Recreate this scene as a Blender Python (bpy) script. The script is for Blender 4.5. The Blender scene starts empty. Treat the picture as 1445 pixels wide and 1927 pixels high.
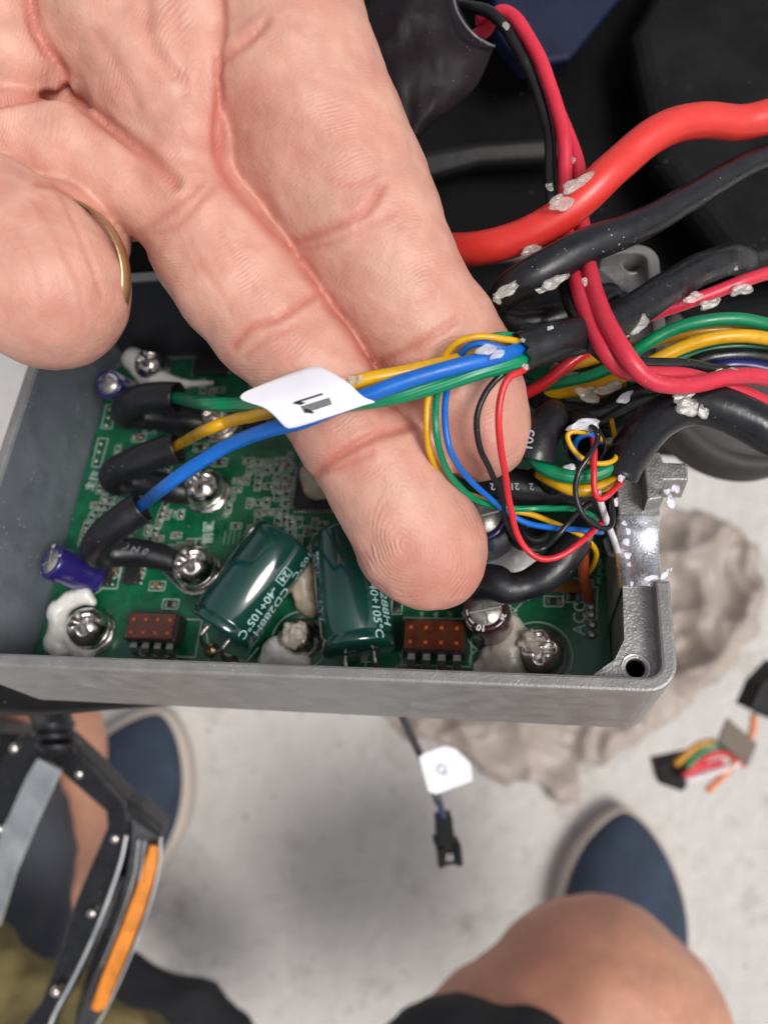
import bpy, bmesh, math, random
import numpy as np
from mathutils import Vector, Matrix, noise as mnoise
random.seed(7); np.random.seed(7)
S = bpy.context.scene
COL = S.collection
R = math.radians

# ---------------------------------------------------------------- camera (1 unit = 1 cm)
F, CX, CY = 1450.0, 722.5, 963.5
CAM_H, PITCH = 70.0, R(15)
cam = bpy.data.cameras.new('camera')
camo = bpy.data.objects.new('camera', cam); COL.objects.link(camo)
camo.location = (0, 0, CAM_H); camo.rotation_euler = (PITCH, 0, 0)
cam.sensor_fit = 'HORIZONTAL'; cam.sensor_width = 36.0; cam.lens = 36.0 * F / 1445.0
cam.clip_start = 0.5; cam.clip_end = 5000
cam.dof.use_dof = True; cam.dof.focus_distance = 10.9; cam.dof.aperture_fstop = 0.25
S.camera = camo
# ---------------------------------------------------------------- sky, sun, exposure
SUN_EL, SUN_AZ = R(63), R(128)      # azimuth from +Y towards +X
w = bpy.data.worlds.new('World'); S.world = w; w.use_nodes = True
nt = w.node_tree; nt.nodes.clear()
sky = nt.nodes.new('ShaderNodeTexSky'); sky.sky_type = 'NISHITA'; sky.sun_disc = False
sky.sun_elevation = SUN_EL; sky.sun_rotation = SUN_AZ; sky.air_density = 1.0; sky.dust_density = 4.0; sky.ozone_density = 1.0
hsv = nt.nodes.new('ShaderNodeHueSaturation'); hsv.inputs['Saturation'].default_value = 0.30
bg = nt.nodes.new('ShaderNodeBackground'); bg.inputs['Strength'].default_value = 0.08
ow = nt.nodes.new('ShaderNodeOutputWorld')
nt.links.new(sky.outputs[0], hsv.inputs['Color']); nt.links.new(hsv.outputs[0], bg.inputs['Color']); nt.links.new(bg.outputs[0], ow.inputs['Surface'])
sun = bpy.data.lights.new('sun', 'SUN'); sun.energy = 1.5; sun.angle = R(24); sun.color = (1, .965, .92)
suno = bpy.data.objects.new('sun', sun); COL.objects.link(suno); suno.location = (60, -60, 150)
sd = Vector((math.sin(SUN_AZ) * math.cos(SUN_EL), math.cos(SUN_AZ) * math.cos(SUN_EL), math.sin(SUN_EL)))
suno.rotation_euler = sd.to_track_quat('Z', 'Y').to_euler()
S.view_settings.view_transform = 'Standard'; S.view_settings.look = 'None'
S.view_settings.exposure = 0.55; S.view_settings.gamma = 1.0
S.cycles.max_bounces = 8

# ---------------------------------------------------------------- helpers
CM = Matrix.Translation((0, 0, CAM_H)) @ Matrix.Rotation(PITCH, 4, 'X')
CMn = np.array(CM)
def ray(px, py): return Vector(((px - CX) / F, -(py - CY) / F, -1.0))
def P(px, py, d): return CM @ (ray(px, py) * d)          # a photograph point at distance d -> world
def W(a): return a @ CMn[:3, :3].T + CMn[:3, 3]
def proj(Wp):                                             # world (n,3) -> photograph px
    c = (Wp - CMn[:3, 3]) @ CMn[:3, :3]
    return CX + F * c[:, 0] / -c[:, 2], CY - F * c[:, 1] / -c[:, 2], -c[:, 2]
CR = CM.to_3x3()

class Plane:
    """A frame standing in the world; L() gives the local x, y of a photograph point at local height z."""
    def __init__(s, o, u, v, n):
        s.o, s.u, s.v, s.n = o, u, v, n
        s.M = Matrix(((u.x, v.x, n.x, o.x), (u.y, v.y, n.y, o.y), (u.z, v.z, n.z, o.z), (0, 0, 0, 1)))
    def L(s, px, py, z=0.0):
        c = Vector((0, 0, CAM_H)); r = CR @ ray(px, py)
        t = ((s.o - c).dot(s.n) + z) / r.dot(s.n)
        q = c + r * t - s.o
        return (q.dot(s.u), q.dot(s.v))
    def L3(s, px, py, z=0.0):
        x, y = s.L(px, py, z); return Vector((x, y, z))
    def W(s, x, y, z): return s.o + s.u * x + s.v * y + s.n * z
def facing(px, py, d, tx=0, ty=0, rz=0):
    m = CR @ Matrix.Rotation(R(tx), 3, 'X') @ Matrix.Rotation(R(ty), 3, 'Y') @ Matrix.Rotation(R(rz), 3, 'Z')
    return Plane(P(px, py, d), m.col[0].copy(), m.col[1].copy(), m.col[2].copy())
ground = Plane(Vector((0, 0, 0)), Vector((1, 0, 0)), Vector((0, 1, 0)), Vector((0, 0, 1)))

def tag(o, label=None, cat=None, group=None, kind=None):
    if label: o['label'] = label
    if cat: o['category'] = cat
    if group: o['group'] = group
    if kind: o['kind'] = kind
    return o
def empty(name, M, label, cat, group=None):
    o = bpy.data.objects.new(name, None); COL.objects.link(o); o.empty_display_size = .5
    o.matrix_world = M; return tag(o, label, cat, group)

class MB:
    """collects geometry, then links it as ONE mesh object"""
    def __init__(s): s.v, s.f, s.m, s.uv, s.sm = [], [], [], [], []
    def add(s, vs, fs, mi=0, uvs=None, smooth=True):
        b = len(s.v); s.v += [tuple(x) for x in vs]
        for k, f in enumerate(fs):
            s.f.append([i + b for i in f]); s.m.append(mi); s.sm.append(smooth)
            s.uv.append(uvs[k] if uvs else [(0, 0)] * len(f))
        return s
    def add_mesh(s, me, mi=0, M=None, fn=None, smooth=False):
        vs = [v.co.copy() for v in me.vertices]
        if M: vs = [M @ v for v in vs]
        if fn: vs = [fn(v) for v in vs]
        return s.add(vs, [list(p.vertices) for p in me.polygons], mi, None, smooth)
    def box(s, x0, x1, y0, y1, z0, z1, mi=0, M=None, bev=0.0):
        if bev > 0:
            b = min(bev, (x1-x0)*.45, (y1-y0)*.45, (z1-z0)*.45)
            vs, fs = [], []
            for (z, i) in ((z0, b), (z0+b, 0), (z1-b, 0), (z1, b)):
                e = b * .45 if i == 0 else 0
                X0, X1, Y0, Y1 = x0+i, x1-i, y0+i, y1-i
                c = b if i == 0 else b * .6
                vs += [(X0+c, Y0, z), (X1-c, Y0, z), (X1, Y0+c, z), (X1, Y1-c, z), (X1-c, Y1, z), (X0+c, Y1, z), (X0, Y1-c, z), (X0, Y0+c, z)]
            for r in range(3):
                for k in range(8): fs.append([r*8+k, r*8+(k+1) % 8, (r+1)*8+(k+1) % 8, (r+1)*8+k])
            fs.append(list(range(7, -1, -1))); fs.append(list(range(24, 32)))
        else:
            vs = [(x, y, z) for z in (z0, z1) for (x, y) in ((x0, y0), (x1, y0), (x1, y1), (x0, y1))]
            fs = [[3, 2, 1, 0], [4, 5, 6, 7], [0, 1, 5, 4], [1, 2, 6, 5], [2, 3, 7, 6], [3, 0, 4, 7]]
        if M: vs = [M @ Vector(v) for v in vs]
        return s.add(vs, fs, mi, None, False)
    def lathe(s, prof, M=None, mi=0, seg=28, smooth=True, caps=True):
        """prof: (radius, z) from bottom to top, axis z"""
        vs, fs = [], []
        for (r, z) in prof:
            for k in range(seg):
                a = 2*math.pi*k/seg; vs.append(Vector((r*math.cos(a), r*math.sin(a), z)))
        for i in range(len(prof)-1):
            for k in range(seg):
                fs.append([i*seg+k, i*seg+(k+1) % seg, (i+1)*seg+(k+1) % seg, (i+1)*seg+k])
        if caps and prof[0][0] > 1e-4: fs.append(list(range(seg-1, -1, -1)))
        if caps and prof[-1][0] > 1e-4: n = (len(prof)-1)*seg; fs.append([n+k for k in range(seg)])
        if M: vs = [M @ v for v in vs]
        return s.add(vs, fs, mi, None, smooth)
    def tube(s, pts, rad, mi=0, seg=14, caps=True, hollow=None, flat=1.0, flatdir=None):
        pts = [Vector(p) for p in pts]; n = len(pts)
        if not hasattr(rad, '__len__'): rad = [rad]*n
        T = [(pts[min(i+1, n-1)] - pts[max(i-1, 0)]).normalized() for i in range(n)]
        up = flatdir if flatdir else (Vector((0, 0, 1)) if abs(T[0].z) < .9 else Vector((1, 0, 0)))
        N = (up - T[0]*up.dot(T[0])).normalized()
        vs, L = [], 0; fr = []; Ls = []
        for i in range(n):
            if i:
                N = (N - T[i]*N.dot(T[i]))
                N = N.normalized() if N.length > 1e-6 else T[i].orthogonal().normalized()
                L += (pts[i]-pts[i-1]).length
            if flatdir:
                N = (flatdir - T[i]*flatdir.dot(T[i])).normalized()
            Bn = T[i].cross(N); fr.append((N, Bn)); Ls.append(L)
            for k in range(seg):
                a = 2*math.pi*k/seg
                vs.append(pts[i] + N*(rad[i]*math.cos(a)*flat) + Bn*(rad[i]*math.sin(a)))
        fs, uv = [], []
        for i in range(n-1):
            for k in range(seg):
                fs.append([i*seg+k, i*seg+(k+1) % seg, (i+1)*seg+(k+1) % seg, (i+1)*seg+k])
                uv.append([(Ls[i], k/seg), (Ls[i], (k+1)/seg), (Ls[i+1], (k+1)/seg), (Ls[i+1], k/seg)])
        if caps and not hollow:
            fs.append(list(range(seg-1, -1, -1))); uv.append([(0, 0)]*seg)
            fs.append([(n-1)*seg+k for k in range(seg)]); uv.append([(0, 0)]*seg)
        s.add(vs, fs, mi, uv, True)
        if hollow:      # inner wall and end rings (a sleeve one can look into)
            t = hollow; iv = []
            for i in range(n):
                N, Bn = fr[i]
                for k in range(seg):
                    a = 2*math.pi*k/seg; r = rad[i]-t
                    iv.append(pts[i] + N*(r*math.cos(a)*flat) + Bn*(r*math.sin(a)))
            b0 = len(s.v) - len(vs); b1 = len(s.v)
            s.add(iv, [[i*seg+k, (i+1)*seg+k, (i+1)*seg+(k+1) % seg, i*seg+(k+1) % seg] for i in range(n-1) for k in range(seg)], mi)
            for i in (0, n-1):
                for k in range(seg):
                    q = [b0+i*seg+k, b0+i*seg+(k+1) % seg, b1+i*seg+(k+1) % seg, b1+i*seg+k]
                    s.f.append(q if i else q[::-1]); s.m.append(mi); s.sm.append(False); s.uv.append([(0, 0)]*4)
        return s
    def mesh(s, name, mats, origin=None):
        me = bpy.data.meshes.new(name)
        v = [Vector(x) for x in s.v]
        if origin is not None: v = [x - origin for x in v]
        me.from_pydata(v, [], s.f)
        for m in (mats if isinstance(mats, (list, tuple)) else [mats]): me.materials.append(m)
        me.polygons.foreach_set('material_index', s.m)
        me.polygons.foreach_set('use_smooth', s.sm)
        ul = me.uv_layers.new(name='UVMap')
        ul.data.foreach_set('uv', [c for f in s.uv for p in f for c in p])
        me.update(); return me
    def build(s, name, mats, parent=None, M=None, recenter=False):
        org = None
        if recenter:
            a = np.array([tuple(x) for x in s.v]); org = Vector(a.mean(0))
        me = s.mesh(name, mats, org)
        o = bpy.data.objects.new(name, me); COL.objects.link(o)
        if org is not None: o.location = org
        if M: o.matrix_world = M
        if parent: o.parent = parent
        return o
def rel(o, parent):         # parent keeping world coordinates (mesh built in world space)
    o.parent = parent; o.matrix_parent_inverse = parent.matrix_world.inverted(); return o
def share(name, me, parent, M, mats=None):
    o = bpy.data.objects.new(name, me); COL.objects.link(o); o.parent = parent; o.matrix_local = M; return o

def spline(pts, step=6):
    """Catmull-Rom through 3-D points (n, k)"""
    a = np.array([list(p) for p in pts], float); out = []
    n = len(a)
    for i in range(n-1):
        p0 = a[i-1] if i else 2*a[0]-a[1]; p1 = a[i]; p2 = a[i+1]; p3 = a[i+2] if i+2 < n else 2*a[-1]-a[-2]
        for k in range(step):
            t = k/step
            out.append(.5*((2*p1) + (-p0+p2)*t + (2*p0-5*p1+4*p2-p3)*t*t + (-p0+3*p1-3*p2+p3)*t**3))
    out.append(a[-1]); return np.array(out)

def plate_mesh(loops, z0, z1, bevel=0.0, res=1):
    """prism of 2-D loops (first outer, others holes) between z0 and z1, bevelled edges"""
    cu = bpy.data.curves.new('plate', 'CURVE'); cu.dimensions = '2D'; cu.fill_mode = 'BOTH'
    for lp in loops:
        sp = cu.splines.new('POLY'); sp.points.add(len(lp)-1)
        for i, (x, y) in enumerate(lp): sp.points[i].co = (x, y, 0, 1)
        sp.use_cyclic_u = True
    h = (z1-z0)/2; cu.extrude = max(h-bevel, 0.0001); cu.bevel_depth = bevel; cu.bevel_resolution = res; cu.offset = -bevel
    o = bpy.data.objects.new('plate', cu); COL.objects.link(o)
    dg = bpy.context.evaluated_depsgraph_get()
    me = bpy.data.meshes.new_from_object(o.evaluated_get(dg))
    bpy.data.objects.remove(o); bpy.data.curves.remove(cu)
    for v in me.vertices: v.co.z += (z0+z1)/2
    return me
def rrect(x0, x1, y0, y1, r, seg=5):
    out = []
    for (cx, cy, a0) in ((x1-r, y0+r, -90), (x1-r, y1-r, 0), (x0+r, y1-r, 90), (x0+r, y0+r, 180)):
        for k in range(seg+1):
            a = R(a0 + 90*k/seg); out.append((cx+r*math.cos(a), cy+r*math.sin(a)))
    return out
def circ(x, y, r, seg=24): return [(x+r*math.cos(2*math.pi*k/seg), y+r*math.sin(2*math.pi*k/seg)) for k in range(seg)]
_tc = {}
def text_mesh(txt, size, bold=0.0, sx=1.0):
    key = (txt, size, bold, sx)
    if key in _tc: return _tc[key]
    cu = bpy.data.curves.new('txt', 'FONT'); cu.body = txt; cu.size = size; cu.align_x = 'CENTER'; cu.align_y = 'CENTER'
    cu.offset = bold; cu.resolution_u = 3
    o = bpy.data.objects.new('txt', cu); COL.objects.link(o)
    dg = bpy.context.evaluated_depsgraph_get()
    me = bpy.data.meshes.new_from_object(o.evaluated_get(dg))
    bpy.data.objects.remove(o); bpy.data.curves.remove(cu)
    for v in me.vertices: v.co.x *= sx
    _tc[key] = me; return me

# ---------------------------------------------------------------- materials
def mat(name, col, rough=.5, metal=0., var=.12, vscale=1.5, bump=0., bscale=20., rvar=.1, coat=0., coatr=.08,
        sss=0., sssr=(.3, .1, .06), trans=0., specks=0., speckcol=(.75, .73, .7), speckscale=9., stain=None, stainamt=.5, stainscale=.8,
        ior=1.5, uvstripe=None, spec=.5):
    if 'insulation' in name and stain is None: stain = tuple(x*.45+.02 for x in col); stainamt = .38; stainscale = 2.6; rvar = .16
    m = bpy.data.materials.new(name); m.use_nodes = True; n = m.node_tree.nodes; l = m.node_tree.links
    b = n['Principled BSDF']
    tc = n.new('ShaderNodeTexCoord')
    nz = n.new('ShaderNodeTexNoise'); nz.inputs['Scale'].default_value = vscale; nz.inputs['Detail'].default_value = 6; nz.inputs['Roughness'].default_value = .6
    l.new(tc.outputs['Object'], nz.inputs['Vector'])
    mx = n.new('ShaderNodeMix'); mx.data_type = 'RGBA'
    c = Vector(col); mx.inputs['A'].default_value = (*(c*(1-var)), 1); mx.inputs['B'].default_value = (*[min(1, x) for x in c*(1+var)], 1)
    st = n.new('ShaderNodeMapRange'); st.inputs['From Min'].default_value = .3; st.inputs['From Max'].default_value = .7
    l.new(nz.outputs['Fac'], st.inputs['Value']); l.new(st.outputs[0], mx.inputs['Factor'])
    out = mx.outputs['Result']
    if stain:
        n2 = n.new('ShaderNodeTexNoise'); n2.inputs['Scale'].default_value = stainscale; n2.inputs['Detail'].default_value = 8; n2.inputs['Roughness'].default_value = .7
        l.new(tc.outputs['Object'], n2.inputs['Vector'])
        mr = n.new('ShaderNodeMapRange'); mr.inputs['From Min'].default_value = .52; mr.inputs['From Max'].default_value = .68; mr.inputs['To Max'].default_value = stainamt
        l.new(n2.outputs['Fac'], mr.inputs['Value'])
        m2 = n.new('ShaderNodeMix'); m2.data_type = 'RGBA'; m2.inputs['B'].default_value = (*stain, 1)
        l.new(out, m2.inputs['A']); l.new(mr.outputs[0], m2.inputs['Factor']); out = m2.outputs['Result']
    if specks > 0:
        vo = n.new('ShaderNodeTexVoronoi'); vo.inputs['Scale'].default_value = speckscale; l.new(tc.outputs['Object'], vo.inputs['Vector'])
        n3 = n.new('ShaderNodeTexNoise'); n3.inputs['Scale'].default_value = 2.2; l.new(tc.outputs['Object'], n3.inputs['Vector'])
        mm = n.new('ShaderNodeMath'); mm.operation = 'MULTIPLY_ADD'; mm.inputs[1].default_value = specks*6.4; mm.inputs[2].default_value = -specks*2.5
        l.new(n3.outputs['Fac'], mm.inputs[0])
        lt = n.new('ShaderNodeMath'); lt.operation = 'LESS_THAN'; l.new(vo.outputs['Distance'], lt.inputs[0]); l.new(mm.outputs[0], lt.inputs[1])
        m3 = n.new('ShaderNodeMix'); m3.data_type = 'RGBA'; m3.inputs['B'].default_value = (*speckcol, 1)
        l.new(out, m3.inputs['A']); l.new(lt.outputs[0], m3.inputs['Factor']); out = m3.outputs['Result']
    l.new(out, b.inputs['Base Color'])
    rr = n.new('ShaderNodeMapRange'); rr.inputs['To Min'].default_value = max(.02, rough-rvar); rr.inputs['To Max'].default_value = min(1, rough+rvar)
    rr.inputs['From Min'].default_value = .3; rr.inputs['From Max'].default_value = .7
    l.new(nz.outputs['Fac'], rr.inputs['Value']); l.new(rr.outputs[0], b.inputs['Roughness'])
    b.inputs['Metallic'].default_value = metal; b.inputs['IOR'].default_value = ior
    b.inputs['Specular IOR Level'].default_value = spec
    if coat: b.inputs['Coat Weight'].default_value = coat; b.inputs['Coat Roughness'].default_value = coatr
    if trans: b.inputs['Transmission Weight'].default_value = trans
    if sss:
        b.inputs['Subsurface Weight'].default_value = sss; b.inputs['Subsurface Radius'].default_value = sssr; b.inputs['Subsurface Scale'].default_value = 1.0
    prev = None
    if bump:
        bz = n.new('ShaderNodeTexNoise'); bz.inputs['Scale'].default_value = bscale; bz.inputs['Detail'].default_value = 5
        l.new(tc.outputs['Object'], bz.inputs['Vector'])
        bp = n.new('ShaderNodeBump'); bp.inputs['Strength'].default_value = 1.0; bp.inputs['Distance'].default_value = bump
        l.new(bz.outputs['Fac'], bp.inputs['Height']); prev = bp
    if uvstripe:      # slanting strands under a thin jacket
        uvn = n.new('ShaderNodeUVMap'); sx = n.new('ShaderNodeSeparateXYZ'); l.new(uvn.outputs[0], sx.inputs[0])
        a = n.new('ShaderNodeMath'); a.operation = 'MULTIPLY'; a.inputs[1].default_value = uvstripe[0]; l.new(sx.outputs['X'], a.inputs[0])
        a2 = n.new('ShaderNodeMath'); a2.operation = 'MULTIPLY_ADD'; a2.inputs[1].default_value = uvstripe[1]*2*math.pi; l.new(sx.outputs['Y'], a2.inputs[0]); l.new(a.outputs[0], a2.inputs[2])
        sn = n.new('ShaderNodeMath'); sn.operation = 'SINE'; l.new(a2.outputs[0], sn.inputs[0])
        b2 = n.new('ShaderNodeBump'); b2.inputs['Distance'].default_value = uvstripe[2]; b2.inputs['Strength'].default_value = 1.0
        l.new(sn.outputs[0], b2.inputs['Height'])
        if prev: l.new(prev.outputs[0], b2.inputs['Normal'])
        prev = b2
    if prev: l.new(prev.outputs[0], b.inputs['Normal'])
    return m

M_ = {}
M_['castfront'] = mat('cast_aluminium_wall', (.30, .29, .285), .48, .5, var=.14, vscale=2.2, bump=.009, bscale=26, specks=.07, speckcol=(.75, .75, .75), speckscale=12, stain=(.22, .21, .20), stainamt=.5, stainscale=1.3)
M_['back_shade'] = mat('shaded_back_wall', (.045, .047, .054), .5, .2, var=.3, vscale=1.5)  # dark tone that paints shade onto the back inner wall
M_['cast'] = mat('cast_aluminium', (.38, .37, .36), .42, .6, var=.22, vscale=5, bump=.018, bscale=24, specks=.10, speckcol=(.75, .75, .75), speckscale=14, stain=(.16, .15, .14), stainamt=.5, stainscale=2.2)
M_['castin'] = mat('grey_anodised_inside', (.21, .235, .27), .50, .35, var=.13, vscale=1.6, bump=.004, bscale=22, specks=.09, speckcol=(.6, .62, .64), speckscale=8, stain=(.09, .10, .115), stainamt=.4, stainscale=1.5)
M_['machined'] = mat('machined_aluminium', (.78, .79, .82), .26, 1.0, var=.08, vscale=8, bump=.008, bscale=30)
M_['pcb'] = mat('green_solder_mask', (.004, .105, .045), .30, var=.35, vscale=2.5, coat=.6, coatr=.12, bump=.0015, bscale=35, stain=(.004, .06, .028), stainamt=.5, stainscale=3)
M_['pcbedge'] = mat('board_edge', (.08, .17, .06), .6)
M_['silk'] = mat('silkscreen_ink', (.42, .52, .49), .6, var=.15, vscale=9)
M_['chip'] = mat('chip_epoxy', (.022, .021, .022), .45, var=.3, bump=.002, bscale=60)
M_['solder'] = mat('solder_tin', (.46, .43, .39), .34, 1.0, var=.2, vscale=12, bump=.01, bscale=25)
M_['gold'] = mat('gilded_pad', (.62, .46, .22), .35, 1.0, var=.15, vscale=10)
M_['steel'] = mat('nickel_steel', (.78, .73, .68), .20, 1.0, var=.15, vscale=5, bump=.006, bscale=16, stain=(.45, .33, .26), stainamt=.5, stainscale=5)
M_['steeldk'] = mat('worn_steel', (.64, .55, .46), .28, 1.0, var=.3, vscale=7, bump=.01, bscale=18)
M_['paste'] = mat('white_sealant', (.74, .73, .69), .28, var=.06, vscale=4, bump=.012, bscale=5, sss=.15, sssr=(.05, .04, .03), specks=.05, speckcol=(.12, .1, .09), speckscale=16)
M_['cream'] = mat('cream_sealant', (.47, .39, .29), .40, var=.12, vscale=4, bump=.015, bscale=7, specks=.05, speckcol=(.12, .08, .06), speckscale=16)
M_['putty'] = mat('grey_brown_putty', (.56, .50, .43), .28, var=.15, vscale=3, bump=.015, bscale=6, stain=(.30, .24, .19), stainamt=.55, stainscale=3, specks=.05, speckcol=(.08, .07, .06), speckscale=14)
M_['capgreen'] = mat('dark_green_capacitor_sleeve', (.005, .048, .037), .16, var=.12, vscale=1, coat=1., coatr=.04, bump=.0012, bscale=6)
M_['capblue'] = mat('violet_blue_capacitor_sleeve', (.022, .014, .135), .22, var=.12, coat=.8, coatr=.08)
M_['capnavy'] = mat('dark_violet_capacitor_sleeve', (.022, .018, .085), .22, var=.12, coat=.8, coatr=.08)
M_['capmaroon'] = mat('maroon_capacitor_sleeve', (.045, .013, .018), .22, var=.12, coat=.8, coatr=.08)
M_['alum'] = mat('etched_aluminium_end', (.62, .59, .55), .38, .85, var=.12, vscale=14, bump=.004, bscale=20)
M_['print'] = mat('pale_printing', (.40, .62, .60), .6, var=.05)
M_['printw'] = mat('white_printing', (.75, .76, .80), .5, var=.05)
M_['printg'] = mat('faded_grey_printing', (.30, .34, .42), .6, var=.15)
M_['relay'] = mat('brown_translucent_cover', (.085, .022, .010), .12, var=.5, vscale=3.5, coat=1., coatr=.03, stain=(.012, .03, .02), stainamt=.6, stainscale=1.8)
M_['orange_dot'] = mat('orange_contact', (.45, .07, .02), .5)
M_['shrink'] = mat('black_heat_shrink', (.012, .012, .0145), .36, var=.25, vscale=3, bump=.006, bscale=9, specks=.07, speckcol=(.35, .35, .36), speckscale=10, rvar=.12)
M_['rubber'] = mat('black_cable_jacket', (.010, .0105, .013), .33, var=.25, vscale=2, bump=.008, bscale=5, specks=.085, speckcol=(.30, .30, .31), speckscale=12, rvar=.16)
M_['wblue'] = mat('blue_insulation', (.002, .135, .55), .38, var=.08, vscale=4, bump=.002, bscale=14, specks=.035, speckscale=10)
M_['wyellow'] = mat('yellow_insulation', (.72, .38, .004), .36, var=.08, vscale=4, bump=.002, bscale=14, specks=.03, speckscale=10)
M_['wochre'] = mat('ochre_insulation', (.55, .25, .010), .36, var=.12, vscale=4, bump=.002, bscale=14)
M_['wgreen'] = mat('green_insulation', (.0, .21, .085), .36, var=.1, vscale=4, bump=.002, bscale=14, specks=.03, speckscale=10)
M_['wdkgreen'] = mat('dark_green_insulation', (.002, .13, .055), .36, var=.1, vscale=4, bump=.002, bscale=14)
M_['wtwist'] = mat('green_stranded_insulation', (.0, .24, .10), .33, var=.1, uvstripe=(16, 5, .0022))
M_['wtwistbig'] = mat('green_stranded_thick', (.0, .23, .10), .33, var=.1, uvstripe=(5, 12, .0022))
M_['film'] = mat('black_film', (.014, .010, .012), .5, var=.3, bump=.01, bscale=5, specks=.05, speckcol=(.2, .18, .18), speckscale=10, spec=.16)
M_['wtwist2'] = mat('green_ribbed_insulation', (.0, .22, .09), .36, var=.1, uvstripe=(2.5, 9, .0016))
M_['wred'] = mat('red_insulation', (.66, .022, .032), .34, var=.08, vscale=3, bump=.002, bscale=12, specks=.03, speckscale=10)
M_['wbigred'] = mat('red_silicone_cable', (.72, .040, .030), .36, var=.1, vscale=1.2, bump=.004, bscale=5, coat=.2, coatr=.3, stain=(.5, .02, .02), stainamt=.5, stainscale=1.2)
M_['wpink'] = mat('rose_red_insulation', (.64, .030, .060), .36, var=.1, vscale=2.5, bump=.003, bscale=10, specks=.04, speckcol=(.8, .7, .65), speckscale=9)
M_['wblack'] = mat('black_insulation', (.012, .012, .014), .28, var=.2, specks=.05, speckcol=(.5, .5, .5), speckscale=12, bump=.002, bscale=14)
M_['wwhite'] = mat('white_insulation', (.66, .62, .64), .35, var=.08, bump=.002, bscale=14)
M_['wnavy'] = mat('navy_insulation', (.008, .015, .12), .35, var=.1)
M_['wbrown'] = mat('brick_brown_insulation', (.34, .062, .022), .36, var=.1)
M_['tagw'] = mat('white_paper_label', (.76, .74, .80), .55, var=.03, vscale=3, bump=.002, bscale=5)
M_['ink'] = mat('black_ink', (.006, .005, .008), .6)
M_['flake'] = mat('clear_sealant_scrap', (.92, .89, .84), .28, var=.1, vscale=6, trans=.80, ior=1.28, bump=.010, bscale=12, coat=.3)
M_['flakelilac'] = mat('milky_sealant_scrap', (.84, .84, .92), .34, var=.1, vscale=6, trans=.65, ior=1.28, bump=.012, bscale=12, coat=.3)
M_['black'] = mat('black_plastic', (.010, .0095, .010), .38, var=.4, vscale=.6, bump=.01, bscale=3, specks=.05, speckcol=(.12, .12, .13), speckscale=3, spec=.16)
M_['blackdeep'] = mat('matt_black_frame', (.0045, .0042, .0045), .55, var=.4, vscale=.5, bump=.02, bscale=2, specks=.07, speckcol=(.05, .05, .055), speckscale=2.5, spec=.07)
M_['bluedark'] = mat('dark_blue_panel', (.004, .007, .030), .5, var=.3, vscale=.8, spec=.3)
M_['dkplastic'] = mat('dark_grey_plastic', (.045, .041, .040), .6, var=.2, vscale=.6, bump=.01, bscale=4, spec=.3)
M_['trace'] = mat('covered_copper_trace', (.010, .145, .062), .34, var=.2, coat=.5, coatr=.15)
M_['gold_ring'] = mat('gold_ring_metal', (.55, .42, .24), .34, 1.0, var=.1, bump=.004, bscale=30)
M_['pedal'] = mat('black_painted_metal', (.010, .010, .012), .28, .0, var=.3, vscale=1.5, bump=.01, bscale=3, specks=.03, speckcol=(.4, .4, .4), speckscale=4)
M_['chrome'] = mat('polished_plate', (.82, .85, .87), .38, 1.0, var=.2, vscale=.8)
M_['reflect'] = mat('orange_reflector', (.62, .19, .004), .35, var=.3, vscale=1.5, coat=.1, coatr=.05)
M_['smoke'] = mat('smoky_clear_plastic', (.018, .018, .022), .25, var=.4, coat=.2, coatr=.04)
M_['denim'] = mat('navy_canvas', (.030, .043, .072), .85, var=.2, vscale=.5, bump=.05, bscale=7, stain=(.05, .075, .13), stainamt=.5, stainscale=.25)
M_['sole'] = mat('cream_rubber_sole', (.50, .43, .37), .6, var=.1, vscale=.4)
M_['grey_cloth'] = mat('grey_jersey', (.055, .058, .075), .9, var=.15, vscale=.4, bump=.1, bscale=1.2)
M_['olive_cloth'] = mat('olive_cloth', (.15, .115, .045), .9, var=.15, vscale=.4, bump=.1, bscale=1.5)
M_['dark_cloth'] = mat('charcoal_shorts', (.016, .017, .021), .9, var=.15, vscale=.4, bump=.1, bscale=1.5)
M_['rag'] = mat('dusty_beige_sheet', (.36, .30, .26), .5, var=.2, vscale=.25, bump=.1, bscale=.8, coat=.15, coatr=.3, stain=(.22, .165, .13), stainamt=.6, stainscale=.16)
M_['brownconn'] = mat('taupe_label', (.14, .11, .085), .6, var=.1)
M_['concrete'] = mat('concrete', (.55, .525, .50), .85, var=.12, vscale=.16, bump=.25, bscale=.9, stain=(.30, .275, .25), stainamt=.75, stainscale=.16, specks=.07, speckcol=(.30, .27, .25), speckscale=.55)

# ---------------------------------------------------------------- implicit surfaces (flesh, blobs)
def smin(a, b, k):
    h = np.clip(.5 + .5*(b-a)/k, 0, 1); return b + (a-b)*h - k*h*(1-h)
def cone_sdf(X, a, b, ra, rb):
    ba = b-a; L2 = float(ba @ ba) + 1e-9
    t = np.clip(((X-a) @ ba)/L2, 0, 1)
    q = X - (a + t[:, None]*ba)
    return np.sqrt((q*q).sum(1)) - (ra + (rb-ra)*t)
def node(px, py, rpx, dfront):
    """sphere seen at (px,py) with radius rpx, its front at distance dfront (camera space)"""
    dc = dfront/(1 - rpx/F); return (np.array(ray(px, py))*dc, rpx*dc/F)
def chain(nodes, k=.12):
    return ('chain', [node(*n) for n in nodes], k)
def chain_sdf(X, ch):
    _, ns, k = ch; d = None
    for i in range(len(ns)-1):
        c = cone_sdf(X, ns[i][0], ns[i+1][0], ns[i][1], ns[i+1][1])
        d = c if d is None else smin(d, c, k)
    return d
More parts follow.
